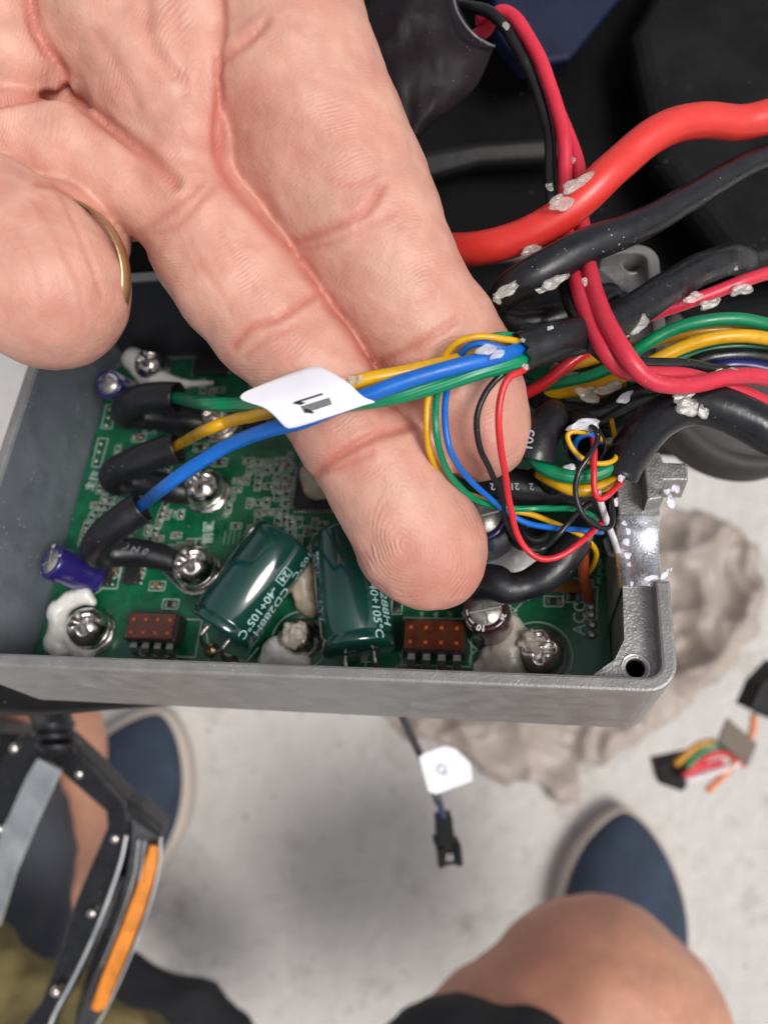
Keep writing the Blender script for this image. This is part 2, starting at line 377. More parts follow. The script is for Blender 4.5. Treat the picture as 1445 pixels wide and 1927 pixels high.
def surface_nets(fn, lo, hi, h):
    n = [int(math.ceil((hi[i]-lo[i])/h))+1 for i in range(3)]
    ax = [lo[i]+h*np.arange(n[i]) for i in range(3)]
    V = np.empty(n, np.float32)
    for i in range(n[0]):
        Y, Z = np.meshgrid(ax[1], ax[2], indexing='ij')
        X = np.stack([np.full(Y.size, ax[0][i]), Y.ravel(), Z.ravel()], 1)
        V[i] = fn(X).reshape(n[1], n[2])
    ins = V < 0
    c = np.zeros([m-1 for m in n], np.int8)
    for dx in (0, 1):
        for dy in (0, 1):
            for dz in (0, 1): c += ins[dx:n[0]-1+dx, dy:n[1]-1+dy, dz:n[2]-1+dz]
    act = (c > 0) & (c < 8); idx = -np.ones(act.shape, np.int64); ci = np.argwhere(act); idx[act] = np.arange(len(ci))
    acc = np.zeros((len(ci), 3)); cnt = np.zeros(len(ci))
    cor = [(x, y, z) for x in (0, 1) for y in (0, 1) for z in (0, 1)]
    for a in cor:
        for b in cor:
            if sum(abs(a[i]-b[i]) for i in range(3)) == 1 and a < b:
                va = V[ci[:, 0]+a[0], ci[:, 1]+a[1], ci[:, 2]+a[2]]; vb = V[ci[:, 0]+b[0], ci[:, 1]+b[1], ci[:, 2]+b[2]]
                m = (va < 0) != (vb < 0); t = np.where(m, va/(va-vb+1e-12), 0)
                p = np.array(a)[None] + t[:, None]*(np.array(b)-np.array(a))[None]
                acc += np.where(m[:, None], p, 0); cnt += m
    vs = np.array(lo) + h*(ci + acc/cnt[:, None])
    F4 = []
    for axis in range(3):
        o1, o2 = [(1, 2), (2, 0), (0, 1)][axis]
        sl0 = [slice(0, n[0]), slice(0, n[1]), slice(0, n[2])]; sl1 = list(sl0)
        sl0[axis] = slice(0, n[axis]-1); sl1[axis] = slice(1, n[axis])
        A, B = ins[tuple(sl0)], ins[tuple(sl1)]
        e = np.argwhere(A != B); s = A[tuple(e.T)]
        ok = (e[:, o1] > 0) & (e[:, o2] > 0) & (e[:, o1] < n[o1]-1) & (e[:, o2] < n[o2]-1); e = e[ok]; s = s[ok]
        q = []
        for (d1, d2) in ((0, 0), (1, 0), (1, 1), (0, 1)):
            f = e.copy(); f[:, o1] -= d1; f[:, o2] -= d2; q.append(idx[tuple(f.T)])
        q = np.stack(q, 1); q[~s] = q[~s][:, ::-1]; F4.append(q)
    return vs, np.concatenate(F4)
def smooth(vs, fs, it=2, lam=.5):
    e = np.concatenate([fs[:, [0, 1]], fs[:, [1, 2]], fs[:, [2, 3]], fs[:, [3, 0]]]); e = np.concatenate([e, e[:, ::-1]])
    cnt = np.bincount(e[:, 0], minlength=len(vs)).astype(float); cnt[cnt == 0] = 1
    for _ in range(it):
        a = np.stack([np.bincount(e[:, 0], weights=vs[e[:, 1], k], minlength=len(vs)) for k in range(3)], 1)/cnt[:, None]
        vs = vs + lam*(a-vs)
    return vs
def vnormals(vs, fs):
    d = np.cross(vs[fs[:, 2]]-vs[fs[:, 0]], vs[fs[:, 3]]-vs[fs[:, 1]])
    n = np.zeros_like(vs)
    for k in range(4):
        for j in range(3): n[:, j] += np.bincount(fs[:, k], weights=d[:, j], minlength=len(vs))
    return n/(np.linalg.norm(n, axis=1)[:, None]+1e-12)
def np_mesh(name, vs, fs, mats, attrs=None, parent=None, recenter=True):
    org = vs.mean(0) if recenter else np.zeros(3)
    me = bpy.data.meshes.new(name); me.vertices.add(len(vs)); me.vertices.foreach_set('co', (vs-org).astype(np.float32).ravel())
    me.loops.add(fs.size); me.loops.foreach_set('vertex_index', fs.astype(np.int32).ravel())
    me.polygons.add(len(fs)); me.polygons.foreach_set('loop_start', np.arange(len(fs), dtype=np.int32)*fs.shape[1])
    me.polygons.foreach_set('use_smooth', [True]*len(fs))
    for m in mats: me.materials.append(m)
    for k, a in (attrs or {}).items():
        at = me.attributes.new(k, 'FLOAT', 'POINT'); at.data.foreach_set('value', a.astype(np.float32))
    me.update(calc_edges=True); me.validate()
    o = bpy.data.objects.new(name, me); COL.objects.link(o); o.location = org
    if parent: rel(o, parent)
    return o
def nz(vs, sc, seed=0., octv=3):
    off = Vector((seed*13.1, seed*7.7, seed*3.3))
    return np.array([mnoise.fractal(Vector(v)*sc+off, 1.0, 2.0, octv) for v in vs])
def blob(name, nodes, material, h, k=.12, noise_amt=0., noise_sc=2., parent=None, seed=0., it=2, groups=None, kk=.1):
    chs = groups if groups else [chain(nodes, k)]
    def fn(X):
        d = None
        for c in chs:
            e = chain_sdf(X, c); d = e if d is None else smin(d, e, kk)
        return d
    al = [q for c in chs for q in c[1]]
    lo = np.min([a-r for a, r in al], 0)-3*h; hi = np.max([a+r for a, r in al], 0)+3*h
    vs, fs = surface_nets(fn, lo, hi, h)
    vs = smooth(vs, fs, it)
    if noise_amt: vs = vs + vnormals(vs, fs)*(nz(vs, noise_sc, seed)*noise_amt)[:, None]
    return np_mesh(name, W(vs), fs, [material], parent=parent)

def wire(name, label, pts, r, material, group=None, cat='wire', seg=12, step=7, hollow=None, wob=0.0, parent=None, caps=True, flat=1.0):
    """pts: (px, py, distance[, radius factor])"""
    q = [(*P(p[0], p[1], p[2]), (p[3] if len(p) > 3 else 1.0)) for p in pts]
    s = spline(q, step)
    if wob:
        for i in range(len(s)): s[i, :3] += np.array(mnoise.noise_vector(Vector(s[i, :3])*1.7))*wob
    mb = MB().tube([x[:3] for x in s], [x[3]*r for x in s], seg=seg, hollow=hollow, caps=caps, flat=flat)
    o = mb.build(name, material, recenter=True)
    bpy.context.view_layer.update()
    if parent: rel(o, parent)
    else: tag(o, label, cat, group)
    return o
def flake(px, py, d, size, parent, seed, material='flake', el=1.0, rot=0., name='sealant_scrap'):
    """a torn thin scrap of clear sealant, ragged and curled"""
    rs = random.Random(seed); n = 22; ringn = 3; vs = []
    f_ = [(rs.uniform(.05, .14), k_, rs.uniform(0, 6.28)) for k_ in (2, 3, 4)]; rad = [.80 + sum(A_*math.sin(k_*2*math.pi*i/n+p_) for A_, k_, p_ in f_) + rs.uniform(-.05, .05) for i in range(n)]
    c0 = P(px, py, d); ux, uy, uz = CR.col[0], CR.col[1], CR.col[2]
    s = size*.75*d/F
    for top in (1, 0):
        vs.append(c0 + uz*(.02*top))
        for q in range(1, ringn+1):
            for k in range(n):
                a = 2*math.pi*k/n; rr = s*(q/ringn)*(rad[k] if q == ringn else .8+.2*rad[k])
                x = rr*math.cos(a)*el*1.35; y = rr*math.sin(a)
                x, y = x*math.cos(rot)-y*math.sin(rot), x*math.sin(rot)+y*math.cos(rot)
                hh = mnoise.noise(Vector((x*6/(s+.01)*.5, y*6/(s+.01)*.5, seed*1.7)))*s*.10
                vs.append(c0 + ux*x + uy*y + uz*(hh + (.018*top)))
    fs = []; m = 1+ringn*n
    for t in (0, 1):
        b = t*m
        for k in range(n):
            k2 = (k+1) % n
            f = [b, b+1+k, b+1+k2]; fs.append(f if t == 0 else f[::-1])
            for q in range(ringn-1):
                f = [b+1+q*n+k, b+1+(q+1)*n+k, b+1+(q+1)*n+k2, b+1+q*n+k2]; fs.append(f if t == 0 else f[::-1])
    for k in range(n):
        k2 = (k+1) % n; a = 1+(ringn-1)*n
        fs.append([a+k, m+a+k, m+a+k2, a+k2])
    o = MB().add(vs, fs, 0, None, True).build(name, M_[material], recenter=True)
    bpy.context.view_layer.update(); rel(o, parent); return o
# ================================================================ THE SETTING
def concrete_floor():
    mb = MB(); n = 60
    xs = [math.copysign(abs(i/n*2-1)**2.2*400, i-n/2) for i in range(n+1)]
    vs = [(x, y, mnoise.noise(Vector((x*.05, y*.05, 0)))*.25) for y in xs for x in xs]
    fs = [[j*(n+1)+i, j*(n+1)+i+1, (j+1)*(n+1)+i+1, (j+1)*(n+1)+i] for j in range(n) for i in range(n)]
    mb.add(vs, fs); o = mb.build('concrete_floor', M_['concrete']); o['kind'] = 'structure'
concrete_floor()

# ================================================================ THE CONTROLLER
def box_frame():
    n = -(CR @ ray(980, 1660)).normalized()
    c = Vector((0, 0, CAM_H))
    def hit(px, py): r = CR @ ray(px, py); return c + r*((-11.0)/(n.dot(r)))
    A, B = hit(0, 1252), hit(1240, 1302)
    u = (B-A).normalized(); v = n.cross(u)
    return Plane(hit(1279, 1305), u, v, n)
BX = box_frame()
ZB = -2.25                                   # top of the board below the rim
ctrl = empty('motor_controller', BX.M, 'opened grey cast metal controller box with green circuit board, capacitors and screws inside', 'controller')
bpy.context.view_layer.update()
def part(mb, name, mats, parent=ctrl): return mb.build(name, mats, parent)
UL = BX.L(0, 890)[0] - .12                    # outside of the left wall
UL = min(UL, BX.L(60, 690)[0]-.12)
VT = BX.L(1240, 455)[1]                       # outside of the back wall
print('box', UL, VT)
wl = MB()
def plt(loops, z0, z1, bev=.03, mi=0, mb=None): (mb or wl).add_mesh(plate_mesh(loops, z0, z1, bev), mi); return mb or wl
# walls: front, left, back as one ring, open on the right where the side wall is built in pieces
ZL, ZG, ZBOT = 0.0, -.32, -2.80
def arc(cx, cy, r, a0, a1, n=6): return [(cx+r*math.cos(R(a0+(a1-a0)*k/n)), cy+r*math.sin(R(a0+(a1-a0)*k/n))) for k in range(n+1)]
t = .21
saddle0, saddle1 = BX.L(1250, 1092)[1], BX.L(1245, 955)[1]
wall2 = BX.L(1245, 838)[1]; wall3 = BX.L(1240, 700)[1]
UB = max(0, BX.L(1240, 480)[0]); print('UB', UB)
# outer lip from the right wall round the front, the left and the back
outer = [(0, saddle0)] + arc(-.42, .42, .42, 0, -90)[0:] + arc(UL+.35, .35, .35, -90, -180) + arc(UL+.35, VT-.35, .35, 180, 90) + arc(UB-.42, VT-.42, .42, 90, 0) + [(UB, wall3), (UB-t, wall3)]
inner = arc(UB-.42, VT-.42, .42-t, 0, 90) + arc(UL+.45, VT-.45, .45-t, 90, 180) + arc(UL+.45, .45, .45-t, 180, 270) + arc(-.42, .42, .42-t, -90, 0) + [(-t, saddle0)]
plt([outer + inner], ZBOT, ZL, .045)
part(wl, 'outer_wall', [M_['castfront']])
fl = MB(); plt([rrect(UL+.1, -.1, .1, VT-.1, .3)], ZBOT-.02, ZBOT+.35, .02, 0, fl); part(fl, 'base_plate', [M_['castin']])
# left inside face: a smooth grey lining slab standing 3 mm proud of the casting
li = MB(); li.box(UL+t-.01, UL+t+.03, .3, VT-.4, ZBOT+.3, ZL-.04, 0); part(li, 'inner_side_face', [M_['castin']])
bi = MB(); bi.box(UL+.4, -.7, VT-t-.04, VT-t+.01, ZBOT+.3, ZL-.06, 0); part(bi, 'inner_side_face', [M_['back_shade']])  # dark sheet added on the back wall, painting the shade below the hand
# right: inner ledge with the corner lug, in three pieces between the cable passages
def hole_loop(px, py, z, r): x, y = BX.L(px, py, z); return circ(x, y, r), (x, y)
hl, (hx, hy) = hole_loop(1196, 1257, ZG, .135)
lug = MB()
loop = [(-t+.01, t-.01), (-t+.01, saddle0), (-.60, saddle0), (-.62, BX.L(1195, 1205, ZG)[1]), BX.L(1160, 1243, ZG), BX.L(1095, 1290, ZG), (BX.L(1095, 1290, ZG)[0], t-.01)]
plt([loop, hl[::-1]], ZBOT+.3, ZG, .025, 0, lug)
lug.lathe([(.13, ZG-1.6), (.13, ZG-.10), (.19, ZG+.012), (.205, ZG+.012), (.20, ZG-.03)][1:], Matrix.Translation((hx, hy, 0)), 1, caps=False)
lug.lathe([(.13, ZG-1.6), (.13, ZG-.10)], Matrix.Translation((hx, hy, 0)), 2, caps=False)  # bore and floor coloured black to paint the dark inside the hole
lug.lathe([(.0, ZG-1.59), (.131, ZG-1.59)], Matrix.Translation((hx, hy, 0)), 2)
part(lug, 'corner_lug', [M_['cast'], M_['machined'], M_['black']])
hl, (hx, hy) = hole_loop(1188, 498, ZG, .14)
lug = MB()
loop = [(UB-t+.01, VT-t+.01), (-1.5, VT-t+.01), BX.L(1105, 485, ZG), BX.L(1190, 552, ZG), (UB-.6, wall3+.1), (UB-.6, wall3), (UB-t+.01, wall3)]
plt([loop, hl[::-1]], ZBOT+.3, ZG, .025, 0, lug)
lug.lathe([(.135, ZG-1.6), (.135, ZG-.10), (.20, ZG+.012), (.22, ZG+.012), (.21, ZG-.03)][1:], Matrix.Translation((hx, hy, 0)), 1, caps=False)
lug.lathe([(.135, ZG-1.6), (.135, ZG-.10)], Matrix.Translation((hx, hy, 0)), 2, caps=False)  # black bore again, the hole's darkness put into the colour
lug.lathe([(.0, ZG-1.59), (.136, ZG-1.59)], Matrix.Translation((hx, hy, 0)), 2)
part(lug, 'corner_lug', [M_['cast'], M_['machined'], M_['black']])
# cable passages: half round saddles through the right wall
def saddle(v0, v1, name, material, depth, uo=.02):
    mb = MB(); vc = (v0+v1)/2; hw = (v1-v0)/2; n = 18; us = [-.64, -.60, -.2, -.02+uo, uo]
    vs, fs = [], []
    rows = len(us)
    for i, u in enumerate(us):
        for k in range(n+1):
            tt = k/n; a = math.pi*tt
            z = ZG+.02 - depth*math.sin(a)**.8
            if i in (0, rows-1): z -= .05
            vs.append((u, vc - hw*math.cos(a), z))
    for i in range(rows-1):
        for k in range(n): fs.append([i*(n+1)+k, (i+1)*(n+1)+k, (i+1)*(n+1)+k+1, i*(n+1)+k+1])
    mb.add(vs, fs, 0)
    for u0, i in ((us[0], 0), (us[-1], rows-1)):    # end faces down to the base
        b = [(u0, vs[i*(n+1)+k][1], vs[i*(n+1)+k][2]) for k in range(n+1)] + [(u0, vs[i*(n+1)+k][1], ZBOT) for k in range(n, -1, -1)]
        mb.add(b, [[k, k+1, 2*n+1-k-1, 2*n+1-k] if i else [k+1, k, 2*n+1-k, 2*n+1-k-1] for k in range(n)], 1, None, False)
    return part(mb, name, [material, M_['cast']])
saddle(saddle0, saddle1, 'cable_saddle', M_['machined'], .42)
saddle(wall2, wall3, 'cable_saddle', M_['cast'], .9)
pc = MB()                                           # pier between the two saddles with its raised outer ear
plt([[(-.62, saddle1), (.0, saddle1), (.0, wall2), (-.62, wall2)]], ZBOT+.01, ZG-.02, .02, 0, pc)
e0, e1 = BX.L(1245, 938)[1], BX.L(1245, 852)[1]
ex = BX.L(1292, 885)[0]; ey0, ey1 = BX.L(1290, 905)[1], BX.L(1290, 873)[1]
plt([[(-.24, e0-.05), (.0, e0), (.02, ey0), (ex, ey0), (ex+.02, ey1), (.05, ey1+.02), (.0, e1), (-.2, e1+.02), (-.25, e1-.1)]], -.6, ZL+.03, .03, 0, pc)
part(pc, 'wall_pier', [M_['cast']])

# ---- the board
brd = MB()
x1 = BX.L(1143, 1100, ZB)[0]; x0 = UL + .28
y0 = t+.06; y1 = VT-.5
def bl(px, py, z=ZB): return BX.L(px, py, z)
plt([rrect(x0, x1, y0, y1, .55, 8)], ZB-.16, ZB, .006, 0, brd)
board = part(brd, 'circuit_board', [M_['pcb']])

silk = MB(); lin = .022
zs = ZB+.006
def s_line(pts, wdt=lin, mb=silk, z=None):
    z = zs if z is None else z
    for (a, b) in zip(pts[:-1], pts[1:]):
        a, b = Vector(a), Vector(b); d = (b-a)
        if d.length < 1e-5: continue
        d.normalize(); nn = Vector((-d.y, d.x))*wdt/2; a = a-d*wdt*.4; b = b+d*wdt*.4
        mb.add([(*(a-nn), z), (*(b-nn), z), (*(b+nn), z), (*(a+nn), z)], [[0, 1, 2, 3]], 0, None, False)
def s_rect(cx, cy, wx, wy, rot=0., wdt=lin):
    c, s = math.cos(rot), math.sin(rot)
    q = [(cx+x*c-y*s, cy+x*s+y*c) for x, y in ((-wx/2, -wy/2), (wx/2, -wy/2), (wx/2, wy/2), (-wx/2, wy/2))]
    s_line(q+[q[0]], wdt)
def s_circ(cx, cy, r, wdt=lin, a0=0, a1=360):
    s_line([(cx+r*math.cos(R(a0+(a1-a0)*k/36)), cy+r*math.sin(R(a0+(a1-a0)*k/36))) for k in range(37)], wdt)
def s_text(txt, px, py, size, rot, bold=.002, sx=1.):
    x, y = bl(px, py); silk.add_mesh(text_mesh(txt, size, bold, sx), 0, Matrix.Translation((x, y, zs)) @ Matrix.Rotation(R(rot), 4, 'Z'))

tr = MB(); rt_ = random.Random(9)
def trace(px, py, L_, ang, w_=.022):
    x, y = bl(px, py); pts = [(x, y)]; a = ang
    for k in range(3):
        x += L_*math.cos(R(a)); y += L_*math.sin(R(a)); x = min(max(x, x0+.1), x1-.1); y = min(max(y, y0+.1), y1-.1); pts.append((x, y)); a += rt_.choice((-45, 45, 0))
    s_line(pts, w_, tr, ZB+.003)
for _ in range(80): trace(rt_.uniform(150, 1120), rt_.uniform(720, 1250), rt_.uniform(.15, .5), rt_.choice((0, 90, 180, 270, 45)), rt_.choice((.016, .02, .03)))
for k in range(9): trace(400+k*6, 1040-k*3, .45, 78, .018); trace(985+k*5, 1140+k*4, .3, 10, .018)
tq = part(tr, 'trace', [M_['trace']], board); tq['kind'] = 'stuff'
vm_ = MB().lathe([(.022, 0), (.022, .006), (.010, .006)], seg=10, caps=False).mesh('via_ring', [M_['solder']])
for _ in range(70):
    x, y = bl(rt_.uniform(130, 1110), rt_.uniform(750, 1250)); share('via_ring', vm_, board, Matrix.Translation((x, y, ZB+.002)))
# small parts, one shared mesh per kind (origin on the board)
def smd_mesh(l, wd, h, body, ends):
    mb = MB(); mb.box(-l*.28, l*.28, -wd/2, wd/2, .0, h, 0, None, .008)
    for s_ in (-1, 1): mb.box(min(s_*l*.26, s_*l/2), max(s_*l*.26, s_*l/2), -wd/2-.004, wd/2+.004, 0, h+.008, 1, None, .01)
    for s_ in (-1, 1): mb.box(min(s_*l*.44, s_*l*.62), max(s_*l*.44, s_*l*.62), -wd/2-.01, wd/2+.01, 0, .018, 1, None, .006)
    return mb.mesh('chip_part', [body, ends])
M_['tan'] = mat('tan_ceramic', (.22, .13, .08), .45, var=.2)
RES = smd_mesh(.20, .10, .05, M_['chip'], M_['solder'])
RES_S = smd_mesh(.13, .065, .04, M_['chip'], M_['solder'])
CAP = smd_mesh(.20, .11, .08, M_['tan'], M_['solder'])
CAP_S = smd_mesh(.13, .07, .05, M_['tan'], M_['solder'])
nsm = [0]
def smd(px, py, rot=0, kind='r', small=False, outline=True, xy=None, sc=1.):
    x, y = xy if xy else bl(px, py)
    me = {('r', 0): RES, ('r', 1): RES_S, ('c', 0): CAP, ('c', 1): CAP_S}[(kind, int(small))]
    o = share('chip_resistor' if kind == 'r' else 'chip_capacitor', me, board, Matrix.Translation((x, y, ZB)) @ Matrix.Rotation(R(rot), 4, 'Z') @ Matrix.Scale(sc, 4))
    nsm[0] += 1
    if outline:
        l, wd = ((.32, .19), (.22, .13))[int(small)]; s_rect(x, y, l*sc, wd*sc, R(rot), .016)
    return o
for a in [(152, 1100, 0, 'r'), (321, 1137, 0, 'r'), (1041, 1132, 0, 'r'), (1078, 1124, 0, 'r'), (747, 1140, 90, 'r'), (266, 1072, 90, 'c'), (218, 1072, 90, 'c'),
          (262, 824, 0, 'c'), (283, 808, 0, 'r'), (413, 870, 0, 'r'), (378, 842, 0, 'r'), (303, 868, 0, 'c'), (318, 855, 0, 'r'), (296, 1103, 0, 'c'), (340, 1035, 90, 'c'), (358, 1028, 90, 'c'), (322, 1040, 90, 'r'), (376, 1028, 90, 'r')]:
    smd(*a)
for a in [(188, 920, 90, 'r'), (196, 937, 90, 'c'), (180, 951, 0, 'c'), (193, 953, 0, 'r'), (163, 990, 90, 'r'), (158, 1005, 90, 'c'), (172, 975, 90, 'r'), (182, 966, 0, 'r'), (157, 1022, 0, 'c'),
          (278, 998, 90, 'c'), (292, 1000, 90, 'r'), (300, 985, 80, 'c'), (302, 974, 80, 'r'), (306, 962, 80, 'r'), (311, 950, 80, 'r'), (316, 968, 80, 'c'), (284, 1015, 0, 'r'), (270, 1020, 0, 'c'), (298, 1014, 0, 'c'), (341, 968, 90, 'r'), (200, 905, 90, 'c'),
          (240, 1013, 0, 'c'), (222, 846, 90, 'r'), (345, 1075, 0, 'r'), (332, 1008, 0, 'c')]:
    smd(*a, True)
rs = random.Random(4)
def cluster(pxs, pys, prob=.85):
    for py in pys:
        for px in pxs:
            if rs.random() < prob:
                smd(px+rs.uniform(-2.5, 2.5), py+rs.uniform(-2.5, 2.5), rs.choice((0, 90, 90)), rs.choice('rc'), True)
cluster(range(470, 540, 17), range(868, 1000, 16), .6)
cluster(range(545, 625, 16), range(985, 1020, 15), .75)
cluster(range(475, 640, 18), range(720, 745, 14), .4)
cluster(range(380, 470, 18), range(700, 780, 18), .35)
cluster(range(1010, 1110, 19), range(1085, 1112, 14), .55)
cluster(range(545, 560, 15), range(860, 985, 15), .7)
cluster(range(430, 470, 16), range(905, 1000, 17), .45)
cluster(range(300, 345, 15), range(880, 905, 13), .6)
cluster(range(205, 262, 14), range(930, 965, 13), .6)
cluster(range(860, 1000, 20), range(760, 850, 20), .35)
# integrated circuits
def ic(px, py, wx, wy, npin, rot=0, sides='x', h=.13, pl=.07, pitch=None):
    x, y = bl(px, py); mb = MB(); mb.box(-wx/2, wx/2, -wy/2, wy/2, .02, h, 0, None, .02)
    mb.lathe([(0, h+.001), (.02, h+.001)], Matrix.Translation((-wx/2+.06, wy/2-.06, 0)), 1, 10)
    o = part(mb, 'integrated_circuit', [M_['chip'], M_['printg']], board); TT = Matrix.Translation((x, y, ZB)) @ Matrix.Rotation(R(rot), 4, 'Z'); o.matrix_local = TT
    pins = MB()
    for sd_ in sides:
        L_, W_ = (wy, wx) if sd_ == 'x' else (wx, wy)
        p = pitch or L_/npin
        for i in range(npin):
            c = (i-(npin-1)/2)*p; pw = p*.27
            for s_ in (-1, 1):
                a, b = s_*W_/2*.98, s_*(W_/2+pl); lo, hi = min(a, b), max(a, b)
                if sd_ == 'x': pins.box(lo, hi, c-pw, c+pw, .0, .05, 0, None, .012)
                else: pins.box(c-pw, c+pw, lo, hi, .0, .05, 0, None, .012)
    q = part(pins, 'pins', [M_['solder']], board); q.matrix_local = TT; q['kind'] = 'stuff'
    return o
ic(252, 1083, .30, .42, 4, 0); ic(203, 1087, .20, .40, 3, 0); s_rect(*bl(203, 1087), .50, .46)
ic(602, 918, .95, .95, 13, 0, 'xy', .12, .09)
ic(238, 985, .30, .44, 9, 0, 'x', .1, .12)
ic(480, 800, .5, .5, 8, 0, 'xy', .1, .07); ic(930, 720, .6, .5, 6, 0, 'x')
ic(400, 690, .8, .5, 5, 0, 'x')
tk = MB(); tk.box(-.42, .42, -.11, .11, .02, .10, 0, None, .02)
tp_ = part(tk, 'tape_strip', [mat('amber_tape', (.20, .10, .015), .3, var=.3, coat=.5)], board); tp_.matrix_local = Matrix.Translation((*bl(1062, 1106), ZB))
# solder pads and pin holes in rows
padm = MB().lathe([(.0, .0), (.055, .0), (.05, .03), (.028, .045), (.0, .048)][::1], seg=16).mesh('solder_pad', [M_['solder']])
ringm = MB(); ringm.lathe([(.055, .0), (.055, .012), (.026, .012), (.026, .001)], seg=16, caps=False); ringm.lathe([(0, .004), (.027, .004)], mi=1, seg=12); ringm = ringm.mesh('pad_ring', [M_['gold'], M_['black']])
def pad(px, py, sc=1., me=None): x, y = bl(px, py); share('solder_pad', me or padm, board, Matrix.Translation((x, y, ZB)) @ Matrix.Scale(sc, 4))
for p in [(1112, 1142), (1113, 1157), (1115, 1176), (1114, 1195)]: pad(*p, 1.5)
s_line([bl(1104, 1167), bl(1104, 1105), bl(1124, 1105), bl(1122, 1167), bl(1104, 1167)])
for p in [(190, 835), (186, 850), (181, 867), (204, 785), (200, 800), (207, 770)]: pad(*p, 1.05)
q = [bl(195, 825), bl(204, 826), bl(189, 879), bl(173, 878), bl(185, 825)]; s_line(q + [q[0]])
q = [bl(200, 762), bl(217, 762), bl(211, 806), bl(191, 806)]; s_line(q + [q[0]])
for p in [(1057, 1127), (1057, 1137)]: pad(*p, .75, ringm)
for p in [(798, 1259), (826, 1260), (853, 1262)]: pad(*p, .95, ringm)
for p in [(770, 1256), (753, 1251), (338, 1185), (104, 1142), (1085, 1137), (460, 1243), (990, 1113), (976, 1112)]: pad(*p, .7)
for p in [(241, 1172), (234, 1202), (254, 1215), (400, 1238), (756, 1268), (300, 1252)]:
    x, y = bl(*p); share('via_hole', MB().lathe([(0, .003), (.018, .003)], seg=8).mesh('via_hole', [M_['black']]), board, Matrix.Translation((x, y, ZB)))
# silkscreen outlines and lettering
for (px, py, rpx) in [(178, 1190, 46), (1012, 1232, 63), (566, 1205, 60), (690, 1245, 0)]:
    if rpx: s_circ(*bl(px, py), rpx*13.3/F)
s_circ(*bl(925, 1183), .46); s_circ(*bl(172, 1090), .34)
s_rect(*bl(322, 1200), 1.10, .72); s_rect(*bl(822, 1208), 1.22, .86)
s_line([bl(640, 1238), bl(655, 1262), bl(740, 1262), bl(757, 1243), bl(750, 1228)]); s_line([bl(688, 1238), bl(688, 1258)]); s_line([bl(680, 1246), bl(697, 1246)])
s_line([bl(386, 1175), bl(392, 1215), bl(462, 1248), bl(486, 1220)]); s_line([bl(1000, 1115), bl(968, 1150)], .014)
s_text('ACC', 1091, 1163, .30, 87, .003); s_text('CD1', 958, 1145, .13, 84); s_text('F/100V', 968, 1165, .14, 84)
s_text('前驱', 393, 1002, .25, 96, .004); s_text('主控', 176, 905, .24, 80, .004)
for i, (tx, px) in enumerate((('Au', 792), ('Ah', 820), ('Ad', 846), ('AS', 873))): s_text(tx, px, 1160, .13, 88)
s_text('C48', 330, 968, .09, 90); s_text('TH', 150, 1077, .10, 0); s_text('AV_HV_HV', 1128, 1075, .10, 84)
s_text('XW', 218, 938, .10, 84); s_text('R12', 372, 1040, .09, 0)
x, y = bl(902, 1243); s_circ(x, y, .17, .03); s_text('e', 902, 1243, .26, 60, .005)
for k in range(5): s_line([bl(420+k*9, 1025), bl(425+k*9, 1000)], .01)
so = part(silk, 'silkscreen', [M_['silk']], board); so['kind'] = 'stuff'

# ---- screws
def screw(px, py, r, h=.42, stain='steel', washer=1.5, spring=True, tilt=0, zoff=0., rot=20, lug=None):
    x, y = bl(px, py)
    T = Matrix.Translation((x, y, ZB+zoff)) @ Matrix.Rotation(R(tilt), 4, 'X')
    e = bpy.data.objects.new('screw', None); COL.objects.link(e); e.parent = ctrl; e.matrix_local = T; e.empty_display_size = .2
    wm = MB(); wm.lathe([(r*.7, .0), (r*washer, .0), (r*washer, .05), (r*.7, .055)], seg=36); part(wm, 'washer', [M_[stain]], e)
    if spring:
        sp = MB(); pts = [Vector((r*.92*math.cos(a), r*.92*math.sin(a), .085+.075*a/(2*math.pi))) for a in [2*math.pi*k/30*1.0 for k in range(36)]]
        sp.tube(pts, .055, seg=8, flat=1.); part(sp, 'spring_washer', [M_[stain]], e)
    z = .17 if spring else .06
    hd = MB(); prof = [(r*.6, z-.1), (r*.96, z), (r, z+.05), (r*.97, z+h*.45), (r*.86, z+h*.75), (r*.62, z+h*.95), (r*.3, z+h), (0, z+h)]
    seg = 40; vs, fs = [], []
    cross = lambda xx, yy: (abs(xx) < r*.13 and abs(yy) < r*.52) or (abs(yy) < r*.13 and abs(xx) < r*.52)
    prof2 = [(r*.6, z-.1), (r*.96, z), (r, z+.05)] + [(r*math.cos(a)**.9, z+.05+(h-.05)*math.sin(a)**1.0) for a in [R(8*k) for k in range(1, 12)]] + [(0.001, z+h)]
    for (rr, zz) in prof2:
        for k in range(seg):
            a = 2*math.pi*k/seg; X_, Y_ = rr*math.cos(a), rr*math.sin(a); dz = 0
            if rr < r*.62:
                m = min(max(abs(X_)/(r*.14), abs(Y_)/(r*.5)), max(abs(Y_)/(r*.14), abs(X_)/(r*.5)))
                dz = -.13*max(0, min(1, (1.25-m)/.35))
            vs.append((X_, Y_, zz+dz))
    for i in range(len(prof2)-1):
        for k in range(seg): fs.append([i*seg+k, i*seg+(k+1) % seg, (i+1)*seg+(k+1) % seg, (i+1)*seg+k])
    hd.add(vs, fs); q = part(hd, 'screw_head', [M_[stain]], e); q.matrix_local = Matrix.Rotation(R(rot), 4, 'Z')
    return e
